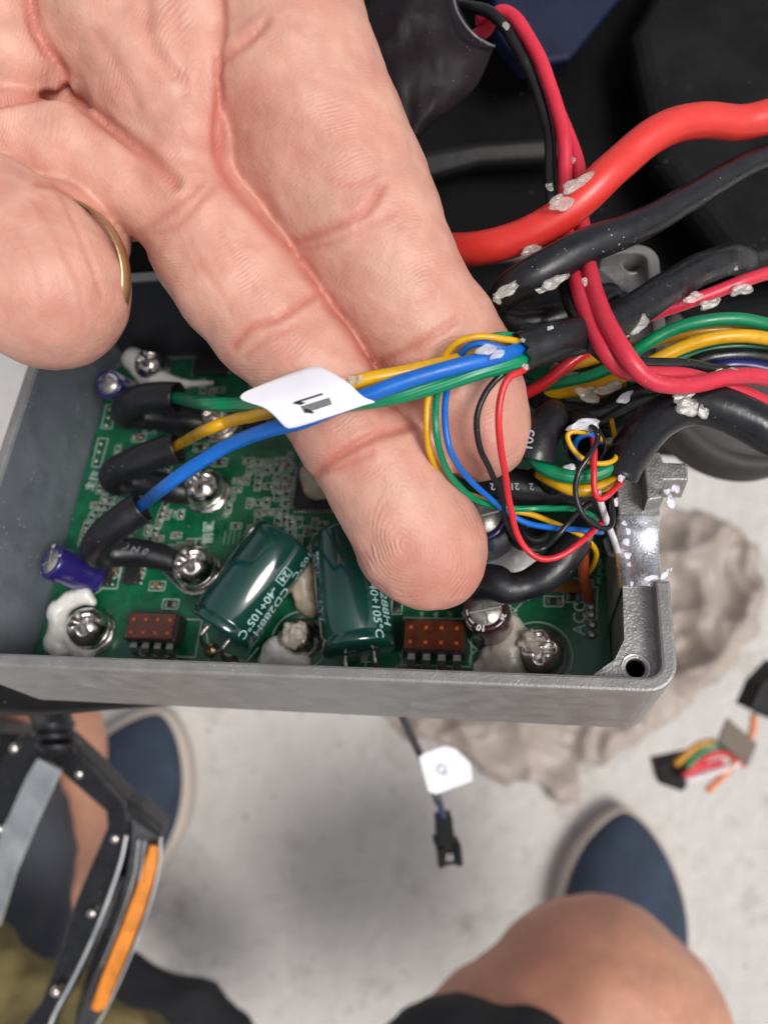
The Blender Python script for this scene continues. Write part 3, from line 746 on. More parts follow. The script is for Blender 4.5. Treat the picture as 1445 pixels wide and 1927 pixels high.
def lug_plate(px, py, r, tip, rot, name='terminal_lug', z=.0):
    x, y = bl(px, py); a = R(rot)
    lp = [(r*math.cos(b), r*math.sin(b)) for b in [R(60+240*k/20) for k in range(21)]] + [(tip, -.14), (tip, .14)]
    lp = [(x+p*math.cos(a+math.pi)*-1*-1 - q_*math.sin(a+math.pi)*1, y+p*math.sin(a+math.pi)+q_*math.cos(a+math.pi)) for p, q_ in lp]
    lp = [(x+(p*math.cos(a)-q_*math.sin(a)), y+(p*math.sin(a)+q_*math.cos(a))) for p, q_ in ([(r*math.cos(R(60+240*k/20)), r*math.sin(R(60+240*k/20))) for k in range(21)] + [(tip, -.15), (tip, .15)])]
    mb = MB(); mb.add_mesh(plate_mesh([lp], ZB+z+.01, ZB+z+.09, .02), 0); return part(mb, name, [M_['steel']])
lug_plate(374, 1078, .48, .70, 170); lug_plate(392, 930, .47, .66, 172); lug_plate(415, 800, .46, .66, 175)
screw(377, 1077, .41, .46, washer=1.08, zoff=.10, rot=30)
screw(395, 932, .41, .44, washer=1.15, zoff=.10, rot=10)
screw(420, 802, .36, .44, 'steeldk', washer=1.1, zoff=.10, rot=50)
screw(178, 1189, .39, .46, washer=1.12, rot=35)
screw(1014, 1232, .43, .46, 'steel', washer=1.16, rot=0, spring=False)
screw(566, 1205, .33, .40, 'steeldk', washer=1.2, spring=False)
screw(292, 700, .36, .42, 'steel', washer=1.2)
# ---- sealant round the screws and components
def bpt(px, py, z, r): # node in camera space from a board point
    Wp = BX.W(*bl(px, py), ZB+z); c = CM.inverted() @ Wp; return (np.array(c), r)
def goo(name, sets, material, h=.035, k=.10, na=.05, ns=3.0, seed=1., par=ctrl):
    chs = [('chain', [bpt(*q) for q in s_], k) for s_ in sets]
    return blob(name, None, M_[material], h, noise_amt=na, noise_sc=ns, parent=par, seed=seed, groups=chs, kk=k)
goo('sealant', [[(118, 1195, .1, .17), (120, 1160, .22, .18), (146, 1138, .28, .16), (176, 1132, .30, .14), (186, 1142, .26, .10)],
                [(112, 1190, .05, .20), (105, 1212, .0, .20), (112, 1228, 0, .14)], [(122, 1185, .12, .17), (150, 1218, .05, .15), (165, 1228, .02, .14), (195, 1212, .06, .07), (210, 1200, .08, .045)],
                [(128, 1225, 0, .10), (165, 1232, 0, .12)]], 'paste', seed=2, na=.035, ns=3)
goo('sealant', [[(505, 1240, 0, .17), (520, 1225, .05, .22), (545, 1238, .0, .20), (572, 1248, 0, .13)], [(500, 1245, 0, .12), (535, 1252, 0, .13)]], 'paste', seed=3, na=.05)
goo('sealant', [[(562, 1208, .36, .22), (572, 1200, .46, .16)], [(545, 1208, .1, .2), (585, 1216, .08, .16)], [(556, 1195, .42, .10), (578, 1212, .42, .10)]], 'putty', seed=4, na=.09, ns=5)
goo('sealant', [[(585, 1140, .1, .25), (575, 1095, .25, .26), (592, 1060, .25, .2), (597, 1035, .2, .12)]], 'cream', seed=5, na=.05)
goo('sealant', [[(602, 925, .25, .30), (590, 905, .3, .22)]], 'cream', seed=6, na=.04)
goo('sealant', [[(280, 705, .1, .30), (262, 690, .25, .26), (300, 718, .1, .2), (350, 725, .05, .09), (400, 722, .05, .05)]], 'paste', seed=7, na=.03)
goo('sealant', [[(958, 1180, .15, .22), (950, 1225, .06, .30), (960, 1250, .02, .27), (925, 1262, 0, .16)], [(975, 1195, .12, .16), (990, 1200, .2, .10)], [(915, 1235, .08, .13), (925, 1215, .1, .10)],
                [(925, 1262, 0, .12), (1000, 1268, 0, .10), (1020, 1270, 0, .07)], [(912, 1240, .05, .07), (893, 1252, .03, .035), (892, 1266, .02, .03), (915, 1262, .02, .03)],
                [(975, 1235, .12, .14), (985, 1225, .25, .10)]], 'putty', seed=8, na=.025, ns=3)
goo('sealant', [[(993, 1212, .40, .12), (1012, 1218, .44, .10)], [(985, 1222, .33, .12), (1000, 1236, .36, .10)]], 'putty', seed=9, na=.10, ns=8)
goo('sealant', [[(925, 1075, .15, .30), (960, 1060, .3, .42), (1000, 1085, .2, .28), (1030, 1080, .15, .2)]], 'paste', seed=10, na=.04)
goo('sealant', [[(910, 905, .4, .3), (900, 890, .4, .3)]], 'paste', seed=11, na=.04)

# ---- electrolytic capacitors
def frame_to(a, b):
    """matrix with origin a and z towards b (box coordinates)"""
    z = (b-a).normalized(); ref = Vector((0, 0, 1)) if abs(z.z) < .9 else Vector((0, 1, 0))
    x = ref.cross(z).normalized(); y = z.cross(x)
    return Matrix(((x.x, y.x, z.x, a.x), (x.y, y.y, z.y, a.y), (x.z, y.z, z.z, a.z), (0, 0, 0, 1)))
def capacitor(a, b, r, material, cross=True, label=None, name='capacitor', disc=True):
    e = bpy.data.objects.new(name, None); COL.objects.link(e); e.parent = ctrl; Mx = frame_to(a, b); e.matrix_local = Mx; e.empty_display_size = .2
    L = (b-a).length; mb = MB()
    prof = [(r*.9, 0), (r*.99, .03), (r, .08), (r, .16), (r*.955, .20), (r*.955, .24), (r, .29), (r, L-.09), (r*.985, L-.035), (r*.93, L), (r*.74, L+.004), (r*.70, L-.02)]
    mb.lathe(prof, seg=48); part(mb, 'sleeve', [material], e)
    d = MB(); d.lathe([(r*.72, L-.05), (r*.72, L-.012), (0, L-.008)], seg=32)
    if cross:
        for aa in (0, 90):
            Mr = Matrix.Rotation(R(aa+12), 4, 'Z'); d.add([Mr @ Vector(v) for v in [(-r*.68, -.018, L-.005), (r*.68, -.018, L-.005), (r*.68, .018, L-.005), (-r*.68, .018, L-.005), (-r*.68, 0, L+.012), (r*.68, 0, L+.012)]], [[0, 1, 5, 4], [3, 4, 5, 2]], 0, None, False)
    part(d, 'end_disc', [M_['alum']], e)
    bpy.context.view_layer.update(); return e, L
def wrap_text(e, txt, r, z, ang, size, material='print', rot=0, bold=.004, sx=1., name='print'):
    """print running along the axis (rot 0) of the cylinder at angle ang"""
    me = text_mesh(txt, size, bold, sx); mb = MB(); rr = r*1.0+.006
    def fn(v):
        x, y = v.x, v.y
        if rot: x, y = x*math.cos(R(rot))-y*math.sin(R(rot)), x*math.sin(R(rot))+y*math.cos(R(rot))
        a = ang - y/r; return Vector((rr*math.cos(a), rr*math.sin(a), z+x))
    mb.add_mesh(me, 0, None, fn); return part(mb, name, [M_[material]], e)
def ring_text(e, txt, r, L, ang, size, material='printw'):
    me = text_mesh(txt, size, .006); mb = MB()
    def fn(v): a = ang - v.x/r; q = r + v.y; return Vector((q*math.cos(a), q*math.sin(a), L+.012))
    mb.add_mesh(me, 0, None, fn); return part(mb, 'print', [M_[material]], e)
# two large green ones lying on the board
def axis_pt(px, py, h): return BX.L3(px, py, ZB+h)
r1 = .635
def angle_to_cam(Mx):       # direction (in capacitor frame) that faces the camera
    c = (ctrl.matrix_world @ Mx).inverted() @ Vector((0, 0, CAM_H)); return math.atan2(c.y, c.x)
def side_sign(Mx, a0, L, wpx):   # +1 if increasing angle moves to the right in the photograph
    M = ctrl.matrix_world @ Mx
    p = [M @ Vector((r1*math.cos(a), r1*math.sin(a), L/2)) for a in (a0, a0+.3)]
    x, _, _ = proj(np.array([tuple(q) for q in p])); return 1 if x[1] > x[0] else -1
for (bot, top, rows, nm) in [((413, 1189), (538, 1014), 1, 0), ((676, 1228), (650, 1008), 2, 1)]:
    a = axis_pt(*bot, .66); b = axis_pt(*top, .70)
    e, L = capacitor(a, b, r1, M_['capgreen'], False)
    a0 = angle_to_cam(e.matrix_local); sg = side_sign(e.matrix_local, a0, L, 0)
    # the print reads downward from the far end: mirror handled by rotating the text by 180 about the axis direction
    rt = 180
    if nm == 0:
        for (tx, zz, da, sz) in [('105°C', L*.86, .95, .22), ('CD288H', L*.38, .98, .27), ('-40+105°C', L*.30, .58, .23), ('470uF', L*.10, 1.38, .22), ('24', L*.68, .60, .20), ('63V', L*.95-.2, 1.32, .22)]:
            wrap_text(e, tx, r1, zz, a0+sg*da, sz, rot=rt, bold=.003)
    else:
        for (tx, zz, da, sz) in [('CD288H', L*.36, .96, .27), ('-40+105°C', L*.26, .60, .23), ('24', L*.66, .57, .20), ('470uF', L*.75, 1.25, .22), ('63V', L*.72, -1.12, .25), ('63V', L*.33, -1.10, .25)]:
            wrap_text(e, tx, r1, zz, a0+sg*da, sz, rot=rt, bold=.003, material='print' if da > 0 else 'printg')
    def box_on(zc, da, lw, lh):
        mb = MB(); rr = r1+.007; n = 6
        def seg(z0, z1, a1, a2):
            vs = [(rr*math.cos(a1+(a2-a1)*k/n), rr*math.sin(a1+(a2-a1)*k/n), z) for z in (z0, z1) for k in range(n+1)]
            mb.add(vs, [[k, k+1, n+2+k, n+1+k] for k in range(n)], 0, None, False)
        A = a0+sg*da; ha = lh/2/r1; w_ = .016
        seg(zc-lw/2, zc-lw/2+w_, A-ha, A+ha); seg(zc+lw/2-w_, zc+lw/2, A-ha, A+ha); seg(zc-lw/2, zc+lw/2, A-ha, A-ha+w_/r1); seg(zc-lw/2, zc+lw/2, A+ha-w_/r1, A+ha)
        part(mb, 'print', [M_['print']], e)
    box_on(*((L*.68, .60, .30, .22) if nm == 0 else (L*.66, .57, .30, .22)))
    # leads bent down to the board
    for s_ in (-1, 1):
        lx = [(-.25, .25), (-.25, .25)][nm][0 if s_ < 0 else 1]
        Mi = e.matrix_local.inverted()
        st = Vector((lx, .0, -.0)); tgt = e.matrix_local @ Vector((lx, 0, -.32)); tgt.z = ZB
        p0 = st; p3 = Mi @ tgt; p1 = Vector((lx, 0, -.22)); p2 = Mi @ Vector((tgt.x, tgt.y, ZB+.35))
        lead = MB().tube([Vector(q) for q in spline([p0, p1, (p1+p2)/2*.5+p2*.5+Vector((0, 0, -.03)), p3], 6)], .04, seg=10)
        part(lead, 'lead', [M_['solder']], e)
        pd = MB().lathe([(.0, 0), (.15, 0), (.11, .05), (.05, .09), (0, .1)], seg=18); 
        q = part(pd, 'solder_joint', [M_['solder'] if nm else M_['gold']], e); q.matrix_local = Mi @ Matrix.Translation(tgt)
# small upright or leaning ones
a, b = axis_pt(180, 1090, .15), axis_pt(94, 1056, 1.08)
e, L = capacitor(a, b, .335, M_['capblue']); e['label'] = 'violet blue capacitor leaning against the left wall'
ring_text(e, '10', .29, L, 1.6, .10); ring_text(e, 'S', .29, L, .2, .10)
mk = MB(); n = 10
def end_mark(e, r, L, a0, a1, r0=.80, r1_=.98):
    mb = MB(); n = 12; vs = []
    for k in range(n+1):
        a = a0+(a1-a0)*k/n
        vs += [(r*r0*math.cos(a), r*r0*math.sin(a), L+.010), (r*r1_*math.cos(a), r*r1_*math.sin(a), L-.03+.012), (r*1.012*math.cos(a), r*1.012*math.sin(a), L-.16)]
    fs = [];
    for k in range(n): fs += [[3*k, 3*k+1, 3*k+4, 3*k+3], [3*k+1, 3*k+2, 3*k+5, 3*k+4]]
    mb.add(vs, fs); part(mb, 'polarity_stripe', [M_['printw']], e)
def px_angle(e, L, r, px, py):      # angle on the top rim nearest a photograph point
    M = ctrl.matrix_world @ e.matrix_local; best = None
    for k in range(72):
        a = 2*math.pi*k/72; X = np.array([tuple(M @ Vector((r*math.cos(a), r*math.sin(a), L)))]); x, y, _ = proj(X)
        d = (x[0]-px)**2+(y[0]-py)**2
        if best is None or d < best[0]: best = (d, a)
    return best[1]
A = px_angle(e, L, .33, 63, 1068); end_mark(e, .335, L, A-.75, A+.75)
a, b = axis_pt(245, 742, .1), axis_pt(203, 722, .98)
e, L = capacitor(a, b, .30, M_['capblue']); e['label'] = 'violet blue capacitor in the far left corner, its sleeve torn white'
A = px_angle(e, L, .3, 218, 700); end_mark(e, .30, L, A-.6, A+.6, .6, .98)
a, b = axis_pt(928, 1186, .02), axis_pt(913, 1147, 1.0)
e, L = capacitor(a, b, .385, M_['capmaroon']); e['label'] = 'maroon capacitor marked 10 below the fingertip'
A = px_angle(e, L, .38, 880, 1160); end_mark(e, .385, L, A-.42, A-.08, .76, .97); end_mark(e, .385, L, A+.1, A+.5, .76, .97)
ring_text(e, '10', .325, L, px_angle(e, L, .38, 903, 1185), .15); ring_text(e, '1', .325, L, px_angle(e, L, .38, 893, 1125), .13)
ring_text(e, 'S', .325, L, px_angle(e, L, .38, 948, 1135), .13); ring_text(e, '24', .325, L, px_angle(e, L, .38, 945, 1160), .10)
a, b = axis_pt(936, 1030, .05), axis_pt(905, 970, 1.55)
e, L = capacitor(a, b, .46, M_['capnavy']); e['label'] = 'dark violet capacitor half hidden behind the fingertip'
e2 = e

# ---- brown topped blocks on four bent legs
def relay(cx, cy, wx, wy, h, label, legs, dotpx):
    x, y = bl(cx, cy); T = Matrix.Translation((x, y, ZB))
    e = bpy.data.objects.new('terminal_block', None); COL.objects.link(e); e.parent = ctrl; e.matrix_local = T; e['label'] = label; e.empty_display_size = .2
    mb = MB(); mb.box(-wx/2, wx/2, -wy/2, wy/2, .06, h-.03, 0, None, .03); part(mb, 'block_body', [M_['chip']], e)
    mb = MB(); mb.box(-wx/2+.03, wx/2-.03, -wy/2+.02, wy/2-.02, h-.03, h+.03, 0, None, .02); part(mb, 'cover', [M_['relay']], e)
    dm = None
    for i in range(4):
        for j in (0, 1):
            mb = MB().box(-.03, .03, -.03, .03, 0, .012, 0, None, .005)
            if dm is None: dm = mb.mesh('contact', [M_['orange_dot']])
            share('contact', dm, e, Matrix.Translation((-wx*.36+wx*.24*i, -wy*.25+wy*.46*j, h+.029)))
    lm = None
    for i in range(4):
        for s_ in ((-1, 1) if legs > 1 else (-1,)):
            if lm is None:
                q = MB(); prof = [(0, .34), (-.10, .34), (-.17, .28), (-.19, .08), (-.24, .04), (-.40, .035)]
                vs = []
                for (yy, zz) in prof:
                    for xx in (-.065, .065): vs += [(xx, yy, zz), (xx, yy-.0+(.0), zz-.035)]
                fs = []
                for k in range(len(prof)-1):
                    b0 = 4*k; fs += [[b0, b0+2, b0+6, b0+4], [b0+1, b0+5, b0+7, b0+3], [b0, b0+4, b0+5, b0+1], [b0+2, b0+3, b0+7, b0+6]]
                b0 = 4*(len(prof)-1); fs += [[b0, b0+2, b0+3, b0+1], [0, 1, 3, 2]]
                q.add(vs, fs, 0, None, False); lm = q.mesh('leg', [M_['solder']])
            share('leg', lm, e, Matrix.Translation((-wx*.36+wx*.24*i, s_*wy/2, 0)) @ (Matrix.Rotation(math.pi, 4, 'Z') if s_ > 0 else Matrix.Identity(4)))
relay(306, 1193, .98, .54, .50, 'brown topped block beside the bottom left screw', 1, None)
relay(822, 1212, 1.09, .56, .56, 'brown topped block between the green and maroon capacitors', 1, None)
s_ = None

def BD(px, py, h):
    q = CM.inverted() @ BX.W(*bl(px, py, ZB+h), ZB+h); return -q.z
# ---- black sleeved connectors from the screws
def bsleeve(pts, r, label, flat=1.0, seg=20):
    """pts: (px, py, height above board, factor)"""
    q = []
    for p in pts: q.append((*BX.W(*bl(p[0], p[1], ZB+p[2]), ZB+p[2]), p[3] if len(p) > 3 else 1.))
    s = spline(q, 9); mb = MB().tube([x[:3] for x in s], [x[3]*r for x in s], seg=seg, hollow=.035)
    o = mb.build('heat_shrink_sleeve', M_['shrink'], recenter=True); bpy.context.view_layer.update(); rel(o, ctrl); o['label'] = label; return o
bsleeve([(335, 748, 1.62, 1.05), (300, 746, 1.60), (262, 752, 1.50), (236, 768, 1.25, .95), (238, 783, .95, .9), (265, 783, .62, .95), (310, 785, .45), (355, 792, .38), (392, 797, .26, .8)], .29, 'black sleeve holding the green phase wire')
bsleeve([(336, 842, 1.65, 1.05), (300, 852, 1.62), (255, 870, 1.52), (215, 890, 1.2, .95), (218, 908, .9, .9), (245, 905, .62, .95), (290, 912, .45), (330, 922, .38), (366, 928, .26, .8)], .29, 'black sleeve holding the yellow phase wire')
bsleeve([(268, 955, 1.70, 1.05), (235, 975, 1.66), (200, 1003, 1.50), (180, 1030, 1.15, .95), (186, 1046, .85, .9), (213, 1041, .65, .95), (255, 1040, .50, .95), (300, 1048, .36, .9), (345, 1066, .22, .7)], .29, 'black sleeve holding the blue phase wire, marked with white characters')
tx = MB()
for (c, px, py, rz) in (('C', 219, 1024, 200), ('O', 235, 1028, 190), ('N', 255, 1033, 180), ('0', 274, 1037, 172)):
    z_ = ZB+.80; x, y = bl(px, py, z_); tx.add_mesh(text_mesh(c, .22, .004), 0, Matrix.Translation((x, y, z_)) @ Matrix.Rotation(R(rz), 4, 'Z') @ Matrix.Rotation(R(25), 4, 'X'))
part(tx, 'print', [M_['printg']])
print('smd', nsm[0])
# ================================================================ THE PERSON: hand, knee, legs, shoes
# skin with friction ridges (phase carried by the mesh, so it belongs to the skin)
def skin(name, base, deep, ridges=True, bumpd=.0045):
    m = mat(name, base, .50, sss=.13, sssr=(.24, .08, .045), var=.10, vscale=1.3, bump=.010, bscale=16, stain=(min(1, base[0]*1.12), min(1, base[1]*1.25), min(1, base[2]*1.22)), stainamt=.6, stainscale=1.6, rvar=.06, specks=0)
    n = m.node_tree.nodes; l = m.node_tree.links; b = n['Principled BSDF']
    src = b.inputs['Base Color'].links[0].from_socket
    at = n.new('ShaderNodeAttribute'); at.attribute_name = 'red'  # skin redness, with the shade of the folds painted in
    mx = n.new('ShaderNodeMix'); mx.data_type = 'RGBA'; mx.inputs['B'].default_value = (*deep, 1)
    l.new(src, mx.inputs['A']); l.new(at.outputs['Fac'], mx.inputs['Factor'])
    # fine blotches
    tc = n.new('ShaderNodeTexCoord'); nz1 = n.new('ShaderNodeTexNoise'); nz1.inputs['Scale'].default_value = 3.2; nz1.inputs['Detail'].default_value = 8
    l.new(tc.outputs['Object'], nz1.inputs['Vector'])
    mr = n.new('ShaderNodeMapRange'); mr.inputs['From Min'].default_value = .42; mr.inputs['From Max'].default_value = .75; mr.inputs['To Max'].default_value = .45
    l.new(nz1.outputs['Fac'], mr.inputs['Value'])
    m2 = n.new('ShaderNodeMix'); m2.data_type = 'RGBA'; m2.inputs['B'].default_value = (deep[0]*1.05, deep[1]*1.15, deep[2]*1.15, 1)
    l.new(mx.outputs['Result'], m2.inputs['A']); l.new(mr.outputs[0], m2.inputs['Factor'])
    l.new(m2.outputs['Result'], b.inputs['Base Color'])
    if ridges:
        a = n.new('ShaderNodeAttribute'); a.attribute_name = 'ridge'
        s_ = n.new('ShaderNodeMath'); s_.operation = 'SINE'; l.new(a.outputs['Fac'], s_.inputs[0])
        g = n.new('ShaderNodeAttribute'); g.attribute_name = 'ridge_amount'
        mu = n.new('ShaderNodeMath'); mu.operation = 'MULTIPLY'; l.new(s_.outputs[0], mu.inputs[0]); l.new(g.outputs['Fac'], mu.inputs[1])
        bp = n.new('ShaderNodeBump'); bp.inputs['Distance'].default_value = bumpd; bp.inputs['Strength'].default_value = 1.
        l.new(mu.outputs[0], bp.inputs['Height'])
        # fine cross-hatched skin grain
        vo = n.new('ShaderNodeTexVoronoi'); vo.inputs['Scale'].default_value = 16; vo.feature = 'DISTANCE_TO_EDGE'; l.new(tc.outputs['Object'], vo.inputs['Vector'])
        b3 = n.new('ShaderNodeBump'); b3.inputs['Distance'].default_value = .006; b3.inputs['Strength'].default_value = .6; l.new(vo.outputs['Distance'], b3.inputs['Height'])
        old = b.inputs['Normal'].links[0].from_socket
        l.new(old, b3.inputs['Normal']); l.new(b3.outputs[0], bp.inputs['Normal']); l.new(bp.outputs[0], b.inputs['Normal'])
    return m
M_['skin'] = skin('palm_skin', (.635, .343, .265), (.47, .13, .095))
M_['legskin'] = skin('leg_skin', (.57, .28, .185), (.45, .16, .11), False)

person = empty('person', Matrix.Translation(P(150, 100, 11)), 'crouching person in navy shoes and shorts whose palm up hand carries the labelled wires', 'person')
bpy.context.view_layer.update()

G_mid = chain([(330, 250, 100, 10.10), (356, 384, 106, 10.08), (402, 461, 117, 10.02), (447, 527, 119, 9.97), (511, 609, 113, 10.0), (578, 689, 104, 10.02), (620, 753, 100, 10.03), (655, 815, 99, 10.05), (715, 890, 110, 10.08), (745, 940, 113, 10.1), (790, 1015, 121, 10.15), (810, 1042, 108, 10.2)], .10)
G_idx = chain([(500, -60, 160, 9.75), (532, 60, 158, 9.75), (556, 172, 172, 9.68), (602, 272, 169, 9.73), (647, 350, 155, 9.8), (689, 430, 145, 9.85), (728, 502, 132, 9.9), (765, 565, 123, 9.97), (811, 629, 121, 10.12), (845, 685, 120, 10.3), (868, 740, 112, 10.4), (885, 785, 108, 10.5), (902, 815, 92, 10.6)], .10)
G_palm = [chain([(150, -120, 150, 9.8), (230, 40, 140, 9.8), (300, 170, 110, 9.85), (350, 255, 72, 10.0)], .3),
          chain([(320, -120, 130, 9.8), (360, 30, 105, 9.85), (352, 170, 98, 9.92), (365, 262, 84, 10.0)], .3),
          chain([(-90, -80, 170, 9.75), (-20, 30, 140, 9.8), (20, 110, 78, 9.9)], .3),
          chain([(80, 60, 150, 10.3), (250, 120, 170, 10.3), (420, 60, 140, 10.3)], .3)]
G_web = [chain([(-110, 255, 80, 10.0), (20, 262, 82, 10.0), (130, 285, 78, 10.05), (215, 335, 74, 10.1), (300, 385, 76, 10.1)], .2),
         chain([(60, 350, 95, 10.4), (250, 330, 110, 10.5), (330, 330, 100, 10.4)], .2), chain([(400, 200, 80, 10.8), (455, 325, 72, 10.8), (500, 400, 60, 10.9)], .2)]
G_fill = chain([(715, 735, 45, 10.72), (760, 785, 48, 10.8), (800, 835, 48, 10.9)], .1)
G_fill0 = chain([(430, 320, 50, 10.7), (550, 478, 50, 10.78), (640, 600, 50, 10.8), (705, 700, 48, 10.85), (745, 775, 45, 10.9)], .1)
G_fold = [chain([(-120, 400, 140, 9.2), (-20, 420, 120, 9.2), (40, 480, 140, 9.1), (78, 530, 146, 9.05), (96, 548, 143, 9.05)], .2)]
G_fold2 = [chain([(40, 440, 110, 9.7), (105, 452, 100, 9.7), (118, 500, 104, 9.7)], .15), chain([(110, 540, 122, 9.7), (150, 420, 90, 10.2), (120, 330, 90, 10.5)], .2)]

def hand_sdf(X):
    m = chain_sdf(X, G_mid); i = chain_sdf(X, G_idx)
    p = None
    for c in G_palm: e = chain_sdf(X, c); p = e if p is None else smin(p, e, .22)
    wb = None
    for c in G_web: e = chain_sdf(X, c); wb = e if wb is None else smin(wb, e, .2)
    f = None
    for c in G_fold: f = chain_sdf(X, c)
    f2 = None
    for c in G_fold2: e = chain_sdf(X, c); f2 = e if f2 is None else smin(f2, e, .1)
    d = smin(p, wb, .10); d = smin(d, m, .10); d = smin(d, i, .07); d = smin(d, chain_sdf(X, G_fill), .05)
    d = smin(d, smin(f2, f, .03), .03)
    return d
alln = [q for c in [G_mid, G_idx, *G_palm, *G_web, *G_fold, *G_fold2] for q in c[1]]
lo = np.min([a-r for a, r in alln], 0)-.2; hi = np.max([a+r for a, r in alln], 0)+.2
hv, hf = surface_nets(hand_sdf, lo, hi, .047)
hv = smooth(hv, hf, 2, .5)
def cpx(v): return CX + F*v[:, 0]/-v[:, 2], CY - F*v[:, 1]/-v[:, 2]
hn = smooth(vnormals(hv, hf), hf, 5, .6); hn /= (np.linalg.norm(hn, axis=1)[:, None]+1e-9)
px, py = cpx(hv)
view = -hv/np.linalg.norm(hv, axis=1)[:, None]
front = np.clip((hn*view).sum(1)*1.6, 0, 1)
def dist_poly(pl, n=14):
    s = spline([(x, y) for x, y in pl], n); best = np.full(len(px), 1e9)
    for a, b in zip(s[:-1], s[1:]):
        d = b-a; L2 = d@d+1e-9; t = np.clip(((px-a[0])*d[0]+(py-a[1])*d[1])/L2, 0, 1)
        best = np.minimum(best, np.hypot(px-a[0]-t*d[0], py-a[1]-t*d[1]))
    return best
red = np.zeros(len(px)); push = np.zeros(len(px))
def crease(pl, depth, wd, red_shade=.5, lip=.3):
    global red, push
    d = dist_poly(pl); g = np.exp(-(d/wd)**2)
    depth = depth*1.0; push -= depth*g*front - depth*lip*np.exp(-((d-wd*2.1)/(wd*1.2))**2)*front
    red = np.maximum(np.maximum(red, red_shade*np.exp(-(d/(wd*1.9))**2)), min(red_shade*1.5, .95)*np.exp(-(d/(wd*.55))**2))  # natural fold redness plus crease shade painted as dark red
# folds of the palm and the fingers, as they run in the skin
for c in [([(-20, 200), (30, 188), (75, 182), (125, 173)], .10, 9, .6), ([(125, 173), (115, 130), (70, 60), (55, -10)], .07, 11, .6), ([(125, 173), (165, 205), (215, 245), (285, 300), (330, 345)], .08, 13, .45),
          ([(275, -10), (278, 60), (290, 95), (330, 140)], .045, 14, .3), ([(415, -10), (420, 60), (414, 105)], .04, 9, .4),
          ([(500, 40), (455, 85), (425, 112), (412, 130)], .05, 10, .4), ([(410, 110), (413, 180), (406, 240), (408, 290)], .03, 8, .7),
          ([(265, 440), (310, 400), (355, 365), (378, 340)], .030, 7, .3), ([(290, 440), (330, 425), (370, 385), (400, 355)], .022, 6, .3),
          ([(440, 652), (470, 618), (520, 600), (560, 575), (600, 552)], .040, 8, .55), ([(462, 672), (500, 640), (555, 612)], .02, 6, .3),
          ([(585, 902), (610, 878), (650, 850), (700, 822), (745, 810), (775, 800)], .040, 9, .55), ([(600, 890), (640, 880), (700, 850)], .018, 6, .3),
          ([(545, 462), (590, 445), (650, 420), (690, 395), (722, 345)], .034, 9, .5), ([(560, 470), (620, 460), (680, 430), (740, 400)], .018, 7, .3), ([(600, 335), (660, 345), (720, 325)], .010, 8, .2),
          ([(705, 690), (745, 668), (800, 640), (860, 600)], .030, 8, .45), ([(720, 775), (790, 745), (850, 735)], .02, 8, .3),
          ([(420, 440), (450, 500), (480, 545)], .012, 5, .15), ([(350, 430), (375, 490), (420, 560)], .012, 5, .15),
          ([(70, 345), (110, 352), (150, 375), (200, 412)], .05, 7, .5), ([(110, 352), (135, 405), (165, 480), (195, 560)], .022, 6, .2), ([(60, 370), (110, 440), (150, 540), (160, 620)], .014, 6, .1),
          ([(20, 420), (60, 500), (80, 600)], .012, 7, .1), ([(100, 430), (130, 500), (160, 540)], .012, 5, .1),
          ([(640, 160), (700, 190), (745, 250)], .008, 9, .1), ([(180, 60), (230, 140), (260, 200)], .02, 14, .2), ([(330, 30), (350, 110), (345, 170)], .02, 14, .2)]:
    crease(c[0], c[1], c[2]*.78, *c[3:])
crease([(412, 130), (408, 230), (412, 305), (440, 360), (500, 425), (556, 478), (600, 545), (648, 612), (704, 694), (742, 765)], .0, 7, .7, 0)  # no depth: dark red line painting the shade between the two fingers
rsn = random.Random(11)                     # many short fine lines along the phalanges
for _ in range(70):
    zone = rsn.choice([((480, 160), (640, 330), 55), ((320, 440), (560, 660), 60), ((560, 480), (880, 560), 50), ((20, 400), (200, 640), 70), ((600, 100), (760, 400), 60)])
    x = rsn.uniform(zone[0][0], zone[1][0]); y = rsn.uniform(zone[0][1], zone[1][1]); a = R(zone[2]+rsn.uniform(-14, 14)); L_ = rsn.uniform(25, 70)
    crease([(x, y), (x+L_*.5*math.cos(a)+rsn.uniform(-4, 4), y+L_*.5*math.sin(a)), (x+L_*math.cos(a), y+L_*math.sin(a))], rsn.uniform(.003, .007), 3.5, .05, 0)
# soft swellings and hollows
big = nz(hv, 1.1, 3., 3); fine = nz(hv, 3.2, 5., 3)
hv = hv + hn*(push + big*.03 + fine*.012)[:, None]; hv = smooth(hv, hf, 1, .5)
# blood reddens the finger ends; the shade of the hollows is painted in too
def spot(x, y, r): return np.exp(-(((px-x)**2+(py-y)**2)/(r*r)))
red = np.clip(red + .45*spot(820, 1080, 110) + .30*spot(910, 850, 90) + .25*spot(680, 850, 60) + .25*spot(460, 200, 80) + .35*spot(400, 260, 50) + .2*spot(540, 640, 60) + .18*spot(80, 600, 120)
              + .18*np.clip(nz(hv, .9, 9., 4)*2, 0, 1), 0, .85)
